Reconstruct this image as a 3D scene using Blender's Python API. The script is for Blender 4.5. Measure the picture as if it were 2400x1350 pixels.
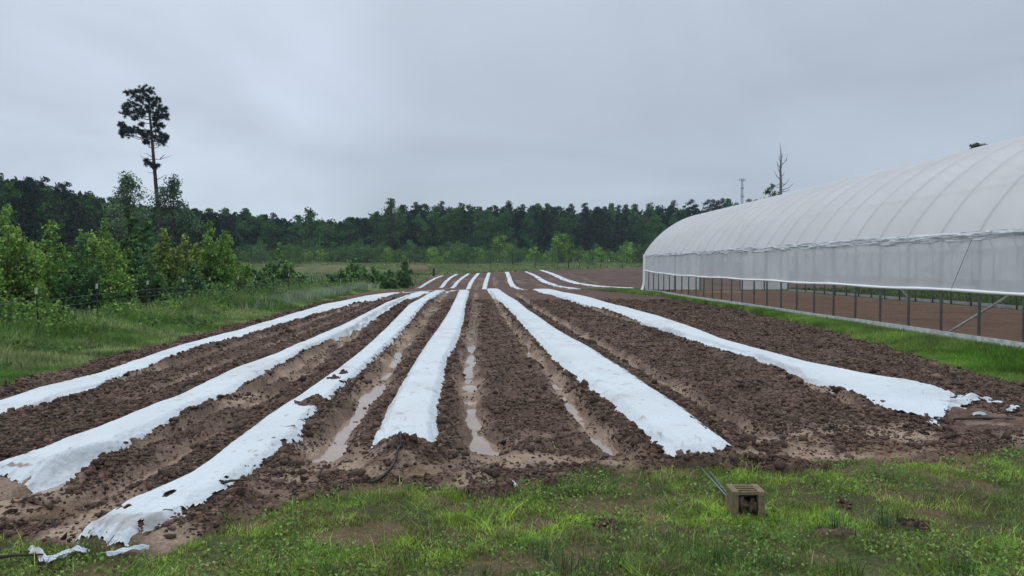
import bpy, math, random
import numpy as np
from mathutils import Vector, Matrix, Euler

for o in list(bpy.data.objects): bpy.data.objects.remove(o)
scene = bpy.context.scene
COL = scene.collection
R = math.radians
random.seed(7)
rng = np.random.default_rng(11)

# ------------------------------------------------------------------ camera
CAMZ = 1.58; F = 1720.0; PITCH = -1.7; YAW = -2.26
cam = bpy.data.cameras.new("Camera"); camo = bpy.data.objects.new("Camera", cam); COL.objects.link(camo)
cam.sensor_width = 36; cam.lens = 36 * F / 2400; cam.clip_end = 6000; cam.clip_start = 0.05
camo.location = (0, 0, CAMZ); camo.rotation_euler = (R(90 + PITCH), 0, R(YAW))
scene.camera = camo
scene.render.resolution_x = 1024; scene.render.resolution_y = 576

# ------------------------------------------------------------------ world: overcast sky, pale low cloud over a Nishita base
SUN_EL, SUN_AZ = 48.0, -30.0       # azimuth measured from +Y towards +X
world = bpy.data.worlds.new("World"); scene.world = world; world.use_nodes = True
nt = world.node_tree; N = nt.nodes; L = nt.links; N.clear()
def wn(t, **k):
    n = N.new(t)
    for a, b in k.items(): setattr(n, a, b)
    return n
wout = wn('ShaderNodeOutputWorld'); bg = wn('ShaderNodeBackground'); L.new(bg.outputs[0], wout.inputs[0])
sky = wn('ShaderNodeTexSky', sky_type='NISHITA', sun_disc=False, sun_elevation=R(SUN_EL), sun_rotation=R(SUN_AZ), air_density=1.5, dust_density=4.0)
bg.inputs[1].default_value = 0.122
tc = wn('ShaderNodeTexCoord'); sep = wn('ShaderNodeSeparateXYZ'); L.new(tc.outputs['Generated'], sep.inputs[0])
ramp = wn('ShaderNodeValToRGB'); L.new(sep.outputs['Z'], ramp.inputs[0])
cr = ramp.color_ramp
stops = [(0.0, (4.2, 4.82, 5.45)), (0.10, (4.25, 4.86, 5.6)), (0.22, (4.1, 4.66, 5.5)), (0.38, (4.5, 5.0, 5.85)), (0.65, (9.5, 10.4, 11.4)), (1.0, (13.5, 14.3, 15.0))]
while len(cr.elements) < len(stops): cr.elements.new(0.5)
MAXV = 16.0
for e, (p, c) in zip(cr.elements, stops):
    e.position = p; e.color = (c[0] / MAXV, c[1] / MAXV, c[2] / MAXV, 1)
# cloud structure: direction projected onto a cloud deck
zc = wn('ShaderNodeMath', operation='ADD'); L.new(sep.outputs['Z'], zc.inputs[0]); zc.inputs[1].default_value = 0.22
dx = wn('ShaderNodeMath', operation='DIVIDE'); L.new(sep.outputs['X'], dx.inputs[0]); L.new(zc.outputs[0], dx.inputs[1])
dy = wn('ShaderNodeMath', operation='DIVIDE'); L.new(sep.outputs['Y'], dy.inputs[0]); L.new(zc.outputs[0], dy.inputs[1])
cmb = wn('ShaderNodeCombineXYZ'); L.new(dx.outputs[0], cmb.inputs[0]); L.new(dy.outputs[0], cmb.inputs[1])
n1 = wn('ShaderNodeTexNoise'); n1.inputs['Scale'].default_value = 0.9; n1.inputs['Detail'].default_value = 5; n1.inputs['Roughness'].default_value = 0.5; n1.inputs['Distortion'].default_value = 0.6
L.new(cmb.outputs[0], n1.inputs['Vector'])
mr = wn('ShaderNodeMapRange'); L.new(n1.outputs['Fac'], mr.inputs[0])
mr.inputs[1].default_value = 0.3; mr.inputs[2].default_value = 0.72; mr.inputs[3].default_value = 0.87; mr.inputs[4].default_value = 1.15
# brighter break in the cloud, up and to the left of the field
gl = wn('ShaderNodeVectorMath', operation='DOT_PRODUCT'); L.new(tc.outputs['Generated'], gl.inputs[0])
gdir = Vector((-0.42, 0.88, 0.20)).normalized(); gl.inputs[1].default_value = gdir
gm = wn('ShaderNodeMapRange'); gm.interpolation_type = 'SMOOTHSTEP'; L.new(gl.outputs['Value'], gm.inputs[0])
gm.inputs[1].default_value = 0.93; gm.inputs[2].default_value = 1.0; gm.inputs[3].default_value = 0.0; gm.inputs[4].default_value = 0.33
ng = wn('ShaderNodeMath', operation='MULTIPLY'); L.new(gm.outputs[0], ng.inputs[0]); L.new(n1.outputs['Fac'], ng.inputs[1])
ga = wn('ShaderNodeMath', operation='MULTIPLY_ADD'); L.new(ng.outputs[0], ga.inputs[0]); ga.inputs[1].default_value = 1.5; L.new(mr.outputs[0], ga.inputs[2])
sc = wn('ShaderNodeMath', operation='MULTIPLY'); L.new(ga.outputs[0], sc.inputs[0]); sc.inputs[1].default_value = MAXV
cl = wn('ShaderNodeVectorMath', operation='SCALE'); L.new(ramp.outputs[0], cl.inputs[0]); L.new(sc.outputs[0], cl.inputs['Scale'])
mix = wn('ShaderNodeMix', data_type='RGBA'); mix.inputs[0].default_value = 0.96
L.new(sky.outputs[0], mix.inputs[6]); L.new(cl.outputs[0], mix.inputs[7]); L.new(mix.outputs[2], bg.inputs[0])

sun = bpy.data.lights.new("Sun", 'SUN'); sun.energy = 0.6; sun.angle = R(25); sun.color = (1.0, 0.96, 0.9)
suno = bpy.data.objects.new("Sun", sun); COL.objects.link(suno)
sd = Vector((math.sin(R(SUN_AZ)) * math.cos(R(SUN_EL)), math.cos(R(SUN_AZ)) * math.cos(R(SUN_EL)), math.sin(R(SUN_EL))))
suno.rotation_euler = (-sd).to_track_quat('-Z', 'Y').to_euler()
vs = scene.view_settings
vs.view_transform = 'Standard'; vs.look = 'None'; vs.gamma = 1; vs.exposure = 0.0; vs.use_curve_mapping = False

# ------------------------------------------------------------------ helpers
CR = Euler((R(90 + PITCH), 0, R(YAW))).to_matrix()
def ray(px, py):
    d = CR @ Vector(((px - 1200) / F, -(py - 675) / F, -1.0)); return d / d.y
def at(px, py, Y):
    d = ray(px, py); return Vector((d.x * Y, Y, CAMZ + d.z * Y))
PRO_Y = np.array([-50, 0, 46, 50, 55, 60, 65, 75, 85, 90, 100, 140, 200, 3000.])
PRO_Z = np.array([0, 0, 0, -.08, -.19, -.15, 0, .4, .75, .92, 1.22, 2.35, 3.2, 3.2])
def base_z(X, Y): return np.interp(Y, PRO_Y, PRO_Z)
def hit(px, py, dz=0.0):
    d = ray(px, py); lo = 2.0
    Ys = np.exp(np.linspace(math.log(2), math.log(400), 3000))
    zz = CAMZ + d.z * Ys - (base_z(0, Ys) + dz)
    k = int(np.argmax(zz < 0)) if (zz < 0).any() else len(Ys) - 1
    return np.array([d.x * Ys[k], Ys[k]])

def hsh(ix, iy, seed):
    h = (ix.astype(np.int64) * 374761393 + iy.astype(np.int64) * 668265263 + seed * 974711) & 0xFFFFFFFF
    h = ((h ^ (h >> 13)) * 1274126177) & 0xFFFFFFFF
    h = ((h ^ (h >> 16)) * 2246822519) & 0xFFFFFFFF
    return ((h ^ (h >> 15)) & 0xFFFFFF) / float(0x1000000)
def vno(x, y, seed=0):
    x = np.asarray(x, float); y = np.asarray(y, float)
    ix = np.floor(x); iy = np.floor(y); fx = x - ix; fy = y - iy
    fx = fx * fx * (3 - 2 * fx); fy = fy * fy * (3 - 2 * fy)
    a = hsh(ix, iy, seed); b = hsh(ix + 1, iy, seed); c = hsh(ix, iy + 1, seed); d = hsh(ix + 1, iy + 1, seed)
    return (a * (1 - fx) + b * fx) * (1 - fy) + (c * (1 - fx) + d * fx) * fy
def fbm(x, y, s, octv=4, seed=0):
    t = 0; a = 1; n = 0
    for i in range(octv):
        t = t + a * (vno(x / s, y / s, seed + i * 17) - .5); n += a; a *= .5; s *= .5
    return t / n * 2
def clods(x, y, s, seed, keep=.8):
    """rounded lumps of soil of size s, 0..1"""
    gx = np.floor(x / s); gy = np.floor(y / s); out = np.zeros_like(x)
    for i in (-1, 0, 1):
        for j in (-1, 0, 1):
            cx = gx + i; cy = gy + j
            px = (cx + hsh(cx, cy, seed)) * s; py = (cy + hsh(cx, cy, seed + 1)) * s
            r = s * (.35 + .55 * hsh(cx, cy, seed + 2)); k = hsh(cx, cy, seed + 3) < keep
            q = 1 - ((x - px) ** 2 + (y - py) ** 2) / r ** 2
            out = np.maximum(out, np.where(k & (q > 0), np.sqrt(np.maximum(q, 0)) * r / s, 0))
    return out
def sst(x, a, b):
    t = np.clip((x - a) / (b - a), 0, 1); return t * t * (3 - 2 * t)

def tag(o, label=None, cat=None, group=None, kind=None):
    if label: o['label'] = label
    if cat: o['category'] = cat
    if group: o['group'] = group
    if kind: o['kind'] = kind
    return o
def empty(name, loc, label=None, cat=None, group=None):
    o = bpy.data.objects.new(name, None); COL.objects.link(o); o.location = loc; o.empty_display_size = .2
    return tag(o, label, cat, group)
def link(name, me, parent=None, loc=None, smooth=False):
    o = bpy.data.objects.new(name, me); COL.objects.link(o)
    if parent is not None: o.parent = parent
    if loc is not None: o.location = loc
    return o
def raw_mesh(name, V, faces, mat, col=None, smooth=False, uv=None):
    """V (n,3); faces: list of (m,k) int arrays; col (n,3) point colours"""
    V = np.asarray(V, np.float32); me = bpy.data.meshes.new(name)
    faces = [np.asarray(f, np.int32) for f in faces if len(f)]
    nl = sum(f.size for f in faces); nf = sum(len(f) for f in faces)
    me.vertices.add(len(V)); me.vertices.foreach_set('co', V.ravel())
    me.loops.add(nl); me.polygons.add(nf)
    me.loops.foreach_set('vertex_index', np.concatenate([f.ravel() for f in faces]))
    st = []; k = 0
    for f in faces:
        st.append(np.arange(len(f)) * f.shape[1] + k); k += f.size
    me.polygons.foreach_set('loop_start', np.concatenate(st).astype(np.int32))
    me.polygons.foreach_set('use_smooth', np.full(nf, smooth))
    me.update(calc_edges=True)
    if col is not None:
        a = me.color_attributes.new('col', 'FLOAT_COLOR', 'POINT')
        c = np.ones((len(V), 4), np.float32); c[:, :3] = col; a.data.foreach_set('color', c.ravel())
    me.materials.append(mat); return me
class MB:
    def __init__(s): s.v = []; s.q = []; s.t = []
    def n(s): return len(s.v)
    def box(s, c, d, rot=None):
        c = Vector(c); k = s.n()
        for x in (-1, 1):
            for y in (-1, 1):
                for z in (-1, 1):
                    p = Vector((x * d[0] / 2, y * d[1] / 2, z * d[2] / 2))
                    if rot: p = rot @ p
                    s.v.append(c + p)
        for f in ((0, 1, 3, 2), (4, 6, 7, 5), (0, 4, 5, 1), (2, 3, 7, 6), (0, 2, 6, 4), (1, 5, 7, 3)): s.q.append([k + i for i in f])
        return s
    def tube(s, pts, rad, seg=6, cap=True):
        pts = [Vector(p) for p in pts]; n = len(pts)
        rad = [rad] * n if not hasattr(rad, '__len__') else rad
        k = s.n(); ref = None
        for i, p in enumerate(pts):
            d = (pts[min(i + 1, n - 1)] - pts[max(i - 1, 0)]).normalized()
            if ref is None: ref = d.orthogonal().normalized()
            ref = (ref - d * ref.dot(d))
            ref = ref.normalized() if ref.length > 1e-6 else d.orthogonal().normalized()
            b = d.cross(ref)
            for j in range(seg):
                a = 2 * math.pi * j / seg; s.v.append(p + (ref * math.cos(a) + b * math.sin(a)) * rad[i])
        for i in range(n - 1):
            for j in range(seg):
                a = k + i * seg + j; b2 = k + i * seg + (j + 1) % seg; s.q.append([a, b2, b2 + seg, a + seg])
        if cap:
            for e, base in ((0, k), (1, k + (n - 1) * seg)):
                c = s.n(); s.v.append(pts[0] if e == 0 else pts[-1])
                for j in range(seg):
                    a, b2 = base + j, base + (j + 1) % seg
                    s.t.append([c, b2, a] if e == 0 else [c, a, b2])
        return s
    def mesh(s, name, mat, smooth=True):
        return raw_mesh(name, np.array([tuple(v) for v in s.v]), [np.array(s.q).reshape(-1, 4), np.array(s.t).reshape(-1, 3)], mat, smooth=smooth)
    def build(s, name, mat, parent=None, smooth=True, loc=None): return link(name, s.mesh(name, mat, smooth), parent, loc)
def copy_tree(o, parent=None):
    c = o.copy(); COL.objects.link(c)
    if parent is not None: c.parent = parent
    for ch in list(o.children): copy_tree(ch, c)
    return c

# ------------------------------------------------------------------ materials
def mat(name, col=(.5, .5, .5), rough=.8, spec=.3, metal=0, attr=False, noise=None, bump=None, transl=0, transp=0, objrand=0, tint=(1, 1, 1)):
    m = bpy.data.materials.new(name); m.use_nodes = True; t = m.node_tree; n = t.nodes; l = t.links
    p = n['Principled BSDF']; out = n['Material Output']
    p.inputs['Roughness'].default_value = rough; p.inputs['Specular IOR Level'].default_value = spec; p.inputs['Metallic'].default_value = metal
    if attr:
        a = n.new('ShaderNodeAttribute'); a.attribute_name = 'col'; c = a.outputs['Color']
        if tint != (1, 1, 1):
            mm = n.new('ShaderNodeMix'); mm.data_type = 'RGBA'; mm.blend_type = 'MULTIPLY'; mm.inputs[0].default_value = 1
            l.new(c, mm.inputs[6]); mm.inputs[7].default_value = (*tint, 1); c = mm.outputs[2]
    else:
        rg = n.new('ShaderNodeRGB'); rg.outputs[0].default_value = (*col, 1); c = rg.outputs[0]
    tcn = n.new('ShaderNodeTexCoord')
    for (scale, lo, hi, det) in (noise or []):
        z = n.new('ShaderNodeTexNoise'); z.inputs['Scale'].default_value = scale; z.inputs['Detail'].default_value = det
        l.new(tcn.outputs['Object'], z.inputs['Vector'])
        r = n.new('ShaderNodeMapRange'); l.new(z.outputs['Fac'], r.inputs[0]); r.inputs[1].default_value = .32; r.inputs[2].default_value = .68
        r.inputs[3].default_value = lo; r.inputs[4].default_value = hi
        v = n.new('ShaderNodeVectorMath'); v.operation = 'SCALE'; l.new(c, v.inputs[0]); l.new(r.outputs[0], v.inputs['Scale']); c = v.outputs[0]
    if objrand:
        oi = n.new('ShaderNodeObjectInfo'); hs = n.new('ShaderNodeHueSaturation'); l.new(c, hs.inputs['Color'])
        for sock, lo, hi, k in (('Value', 1 - objrand, 1 + objrand, 1.0), ('Hue', .5 - objrand * .06, .5 + objrand * .05, 7.31)):
            q = n.new('ShaderNodeMath'); q.operation = 'MULTIPLY'; l.new(oi.outputs['Random'], q.inputs[0]); q.inputs[1].default_value = k
            fr = n.new('ShaderNodeMath'); fr.operation = 'FRACT'; l.new(q.outputs[0], fr.inputs[0])
            r = n.new('ShaderNodeMapRange'); l.new(fr.outputs[0], r.inputs[0]); r.inputs[3].default_value = lo; r.inputs[4].default_value = hi
            l.new(r.outputs[0], hs.inputs[sock])
        c = hs.outputs[0]
    l.new(c, p.inputs['Base Color'])
    if bump:
        z = n.new('ShaderNodeTexNoise'); z.inputs['Scale'].default_value = bump[0]; z.inputs['Detail'].default_value = 4; l.new(tcn.outputs['Object'], z.inputs['Vector'])
        b = n.new('ShaderNodeBump'); b.inputs['Strength'].default_value = bump[1]; b.inputs['Distance'].default_value = bump[2]
        l.new(z.outputs['Fac'], b.inputs['Height']); l.new(b.outputs[0], p.inputs['Normal'])
    s = p.outputs[0]
    if transl:
        tr = n.new('ShaderNodeBsdfTranslucent'); l.new(c, tr.inputs['Color']); ms = n.new('ShaderNodeMixShader'); ms.inputs[0].default_value = transl
        l.new(s, ms.inputs[1]); l.new(tr.outputs[0], ms.inputs[2]); s = ms.outputs[0]
    if transp:
        tr = n.new('ShaderNodeBsdfTransparent'); ms = n.new('ShaderNodeMixShader'); ms.inputs[0].default_value = transp
        l.new(s, ms.inputs[1]); l.new(tr.outputs[0], ms.inputs[2]); s = ms.outputs[0]
    l.new(s, out.inputs[0]); return m
M = {}
M['ground'] = mat('ground', attr=True, rough=.85, spec=.10, noise=[(55, .7, 1.3, 3), (9, .85, 1.15, 2)], bump=(45, .6, .02))
M['leaf'] = mat('leaf', attr=True, rough=.6, spec=.3, transl=.3, objrand=.16)
M['far_leaf'] = mat('far_leaf', attr=True, rough=.8, spec=.1, transl=.12, objrand=.2)
M['grass'] = mat('grass', attr=True, rough=.55, spec=.3, transl=.3)
M['bark'] = mat('bark', (.055, .045, .04), rough=.9, noise=[(8, .6, 1.3, 3)])
M['dead'] = mat('deadwood', (.16, .15, .15), rough=.9, noise=[(5, .6, 1.3, 3)])
M['cloth'] = mat('row_cover_cloth', attr=True, rough=.75, spec=.2, noise=[(1.3, .95, 1.03, 4)], bump=(16, .8, .03), transl=.1)
M['mud_water'] = mat('mud_water', (.30, .215, .165), rough=.08, spec=.6, noise=[(2.5, .85, 1.12, 3)], bump=(6, .04, .01))
M['film'] = mat('greenhouse_film', (.77, .79, .82), rough=.45, spec=.35, transl=.42, transp=.10, noise=[(.6, .96, 1.03, 3)])
M['curtain'] = mat('curtain_film', (.78, .82, .85), rough=.5, spec=.3, transl=.36, transp=.24, noise=[(.8, .92, 1.04, 3)], bump=(3, .25, .03))
M['roll'] = mat('roll_film', (.86, .87, .88), rough=.45, spec=.3, bump=(6, .3, .01))
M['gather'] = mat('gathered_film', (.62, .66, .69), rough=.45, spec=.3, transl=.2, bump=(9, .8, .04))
M['steel'] = mat('galvanized', (.20, .225, .235), rough=.5, metal=.35, spec=.4, noise=[(12, .8, 1.15, 3)])
M['board'] = mat('board', (.55, .60, .60), rough=.7, noise=[(6, .65, 1.1, 4)])
M['green_metal'] = mat('post_green', (.025, .045, .035), rough=.5)
M['cap_white'] = mat('cap_white', (.42, .45, .40), rough=.6, noise=[(20, .7, 1.1, 2)])
M['wire'] = mat('wire', (.16, .17, .17), rough=.5, metal=.5)
M['wood'] = mat('old_wood', (.055, .042, .032), rough=.9, noise=[(10, .6, 1.3, 3)])
M['concrete'] = mat('mossy_concrete', (.21, .165, .10), rough=.95, noise=[(40, .7, 1.2, 4), (7, .75, 1.15, 2)], bump=(60, .6, .006))
M['mud'] = mat('mud', (.075, .055, .035), rough=.9, noise=[(30, .6, 1.3, 3)], bump=(40, .7, .01))
M['black'] = mat('black_plastic_slot_shade', (.02, .02, .022), rough=.5)
M['tower'] = mat('tower_metal', (.22, .25, .28), rough=.6)

# ------------------------------------------------------------------ traces of the planted rows (photo pixels laid onto the ground)
def W(pts, dz=.08): return np.array([hit(x, y, dz) for x, y in pts])
B = {}
B[1] = ([(-260, 985), (-120, 952), (0, 925), (100, 895), (215, 873), (330, 835), (440, 800), (560, 768), (650, 743), (750, 713), (850, 693), (930, 684)],
        [(-230, 1035), (-100, 990), (0, 962), (80, 945), (140, 925), (200, 907), (250, 882), (330, 860), (430, 825), (470, 808), (560, 790), (650, 760), (750, 733), (850, 706), (940, 686)])
B[2] = ([(-90, 1096), (-20, 1080), (74, 1052), (148, 1024), (207, 1005), (259, 987), (318, 961), (400, 930), (481, 891), (548, 861), (640, 832), (720, 798), (790, 766), (850, 736), (900, 711), (945, 693), (985, 684)],
        [(70, 1118), (89, 1122), (141, 1094), (181, 1080), (215, 1061), (259, 1052), (285, 1031), (363, 1002), (433, 965), (463, 948), (548, 918), (578, 898), (630, 868), (663, 850), (705, 825), (770, 795), (840, 765), (900, 733), (950, 703), (1010, 686)])
B[3] = ([(150, 1265), (207, 1224), (252, 1194), (296, 1172), (352, 1150), (426, 1117), (481, 1080), (541, 1031), (611, 980), (648, 957), (704, 924), (741, 898), (800, 857), (850, 818), (885, 785), (925, 745), (955, 715), (985, 697), (1020, 682)],
        [(237, 1274), (296, 1257), (352, 1231), (418, 1217), (467, 1202), (490, 1172), (533, 1146), (555, 1124), (607, 1091), (648, 1065), (667, 1042), (704, 1028), (730, 980), (752, 957), (770, 942), (807, 905), (837, 883), (863, 857), (900, 822), (928, 795), (962, 755), (985, 725), (1010, 700), (1045, 682)])
B[4] = ([(859, 1055), (878, 1013), (904, 957), (930, 917), (959, 868), (970, 850), (1002, 800), (1030, 760), (1050, 730), (1066, 700), (1075, 682)],
        [(1026, 1052), (1030, 1020), (1029, 961), (1037, 924), (1044, 887), (1050, 850), (1063, 825), (1078, 790), (1088, 750), (1092, 720), (1097, 700), (1101, 682)])
B[5] = ([(1575, 1083), (1550, 1056), (1530, 1035), (1480, 990), (1440, 955), (1400, 925), (1350, 890), (1310, 860), (1285, 835), (1260, 805), (1225, 765), (1200, 735), (1175, 710), (1150, 690), (1138, 679)],
        [(1745, 1055), (1700, 1028), (1650, 985), (1600, 950), (1560, 925), (1520, 900), (1480, 872), (1430, 845), (1390, 817), (1350, 795), (1310, 773), (1270, 745), (1240, 725), (1215, 705), (1185, 688), (1170, 679)])
B[6] = ([(2215, 993), (2140, 970), (2080, 945), (2020, 925), (1960, 905), (1880, 880), (1800, 850), (1700, 823), (1640, 803), (1560, 775), (1500, 755), (1440, 732), (1380, 715), (1320, 698), (1270, 686), (1245, 679)],
        [(2250, 928), (2180, 907), (2100, 893), (2000, 873), (1900, 853), (1800, 825), (1700, 795), (1600, 760), (1500, 727), (1400, 700), (1340, 687), (1290, 679)])
FAR = {}
def farb(pts, w0, w1):
    n = len(pts); l = []; r = []
    for i, (x, y) in enumerate(pts):
        w = .8 * (w0 + (w1 - w0) * i / (n - 1)); l.append((x - w / 2, y)); r.append((x + w / 2, y))
    return l, r
FAR[1] = farb([(978, 677), (1000, 664), (1018, 653), (1036, 647)], 11, 8)
FAR[2] = farb([(1033, 675), (1043, 663), (1055, 651), (1070, 643)], 13, 10)
FAR[3] = farb([(1060, 675), (1070, 664), (1082, 652), (1098, 642)], 13, 9)
FAR[4] = farb([(1097, 677), (1103, 664), (1111, 652), (1121, 641)], 14, 10)
FAR[5] = farb([(1135, 677), (1138, 664), (1142, 652), (1146, 639)], 15, 10)
FAR[6] = farb([(1222, 678), (1203, 671), (1197, 663), (1193, 650), (1188, 637)], 20, 12)
FAR[7] = farb([(1385, 679), (1330, 674), (1300, 669), (1275, 660), (1262, 651), (1248, 643), (1232, 637)], 34, 8)
FAR[8] = farb([(1479, 675), (1400, 670), (1350, 664), (1322, 654), (1292, 641), (1264, 632)], 40, 12)
EDGE = {}
for k, (l, r) in B.items(): EDGE[('n', k)] = (W(l), W(r))
for k, (l, r) in FAR.items(): EDGE[('f', k)] = (W(l, .05), W(r, .05))
FUR = [  # trace, half width, depth, wet (standing water)
    ([(745, 1085), (770, 1055), (820, 1000), (870, 930), (915, 860), (955, 800), (1000, 745), (1035, 700), (1050, 686)], .16, .11, 1),
    ([(1150, 1075), (1125, 1040), (1107, 1000), (1100, 930), (1099, 850), (1105, 780), (1112, 730), (1115, 690)], .12, .11, 1),
    ([(1440, 1070), (1400, 1030), (1360, 980), (1310, 910), (1250, 840), (1200, 770), (1165, 715), (1147, 688)], .09, .10, 1),
    ([(1760, 1025), (1660, 970), (1580, 920), (1500, 872), (1420, 825), (1330, 770), (1250, 720), (1210, 690)], .12, .11, 1),
    ([(2010, 965), (1900, 912), (1800, 868), (1650, 815), (1550, 785), (1440, 748), (1350, 714), (1290, 694)], .09, .08, .6),
    ([(180, 1205), (296, 1145), (400, 1085), (481, 1035), (560, 980), (630, 935), (741, 861), (830, 790), (900, 735), (960, 697)], .09, .09, .7),
    ([(-40, 1190), (60, 1170), (207, 1095), (330, 1060), (407, 1028), (480, 990), (555, 955), (640, 900), (704, 861), (800, 800), (890, 740), (950, 703)], .10, .09, .7),
    ([(-150, 1030), (0, 993), (110, 960), (200, 925), (330, 885), (420, 860), (560, 815), (700, 770), (820, 725), (900, 700)], .10, .08, .5),
    ([(330, 935), (400, 905), (520, 860), (640, 815), (760, 765), (860, 722), (920, 700)], .06, .06, .4),
]
FW = [(W(p, -.05), w, d, wet) for p, w, d, wet in FUR]
def xat(poly, Y):
    o = np.argsort(poly[:, 1]); return np.interp(Y, poly[o, 1], poly[o, 0])
FRONT = W([(-400, 1215), (0, 1240), (130, 1300), (350, 1325), (430, 1290), (520, 1235), (620, 1197), (800, 1155), (900, 1138), (1050, 1150), (1150, 1168), (1220, 1132), (1300, 1120), (1500, 1107), (1700, 1090), (1900, 1085), (2100, 1078), (2300, 1065), (2400, 1048), (2700, 1030)], 0)
RIGHTE = W([(2700, 960), (2400, 905), (2200, 850), (2000, 792), (1900, 765), (1700, 722), (1560, 697), (1480, 690)], 0)
def soil_mask(X, Y):
    nz = fbm(X, Y, .9, 4, 3) * .30 + fbm(X, Y, .15, 2, 9) * .10
    yf = np.interp(X, FRONT[:, 0], FRONT[:, 1]); o = np.argsort(RIGHTE[:, 1])
    xr = np.interp(Y, RIGHTE[o, 1], RIGHTE[o, 0]); xr = np.where(Y > 43, np.maximum(xr - (Y - 43) * .35, 7), xr); xr = np.where(Y > 51, 7 + (Y - 51) * 9, xr)
    xl = np.interp(Y, [0, 9, 30, 46, 52, 60, 88], [-6.3, -6.35, -6.9, -7.0, -6.2, -5.9, -5.0])
    yb = np.interp(X, [-6, 0, 9, 22, 60], [80, 86, 95, 106, 112])
    a = sst(Y - yf + nz, -.12, .12) * sst(X - xl + nz, -.15, .15) * sst(xr - X + nz, -.15, .15) * sst(yb - Y + nz * 3, -1, 1)
    gh = (X > 10.12) & (X < 19.15) & (Y > 7) & (Y < 45.6)
    return np.where(gh, 1.0, a), gh
BUMPS = [  # extra heaps: px, py, sigma x, sigma y, height
    (945, 1085, .20, .28, .15), (905, 1075, .15, .2, .08), (1010, 1075, .15, .2, .08), (1150, 1150, .16, .12, .10), (1080, 1120, .2, .12, .06),
    (722, 966, .10, .14, .060), (745, 955, .09, .12, .065), (785, 903, .07, .12, .060), (805, 890, .06, .10, .055),
    (1650, 1085, .35, .08, .07), (1800, 1090, .4, .12, .06), (2160, 990, .3, .15, .06), (440, 1235, .2, .1, .05),
    (1980, 1185, .04, .05, .05), (1420, 1225, .07, .08, .04), (2140, 1225, .08, .08, .05), (1290, 1130, .05, .05, .05), (1960, 1245, .12, .06, .03)]
BUMPW = [(*hit(b[0], b[1], .03), b[2], b[3], b[4]) for b in BUMPS]

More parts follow.
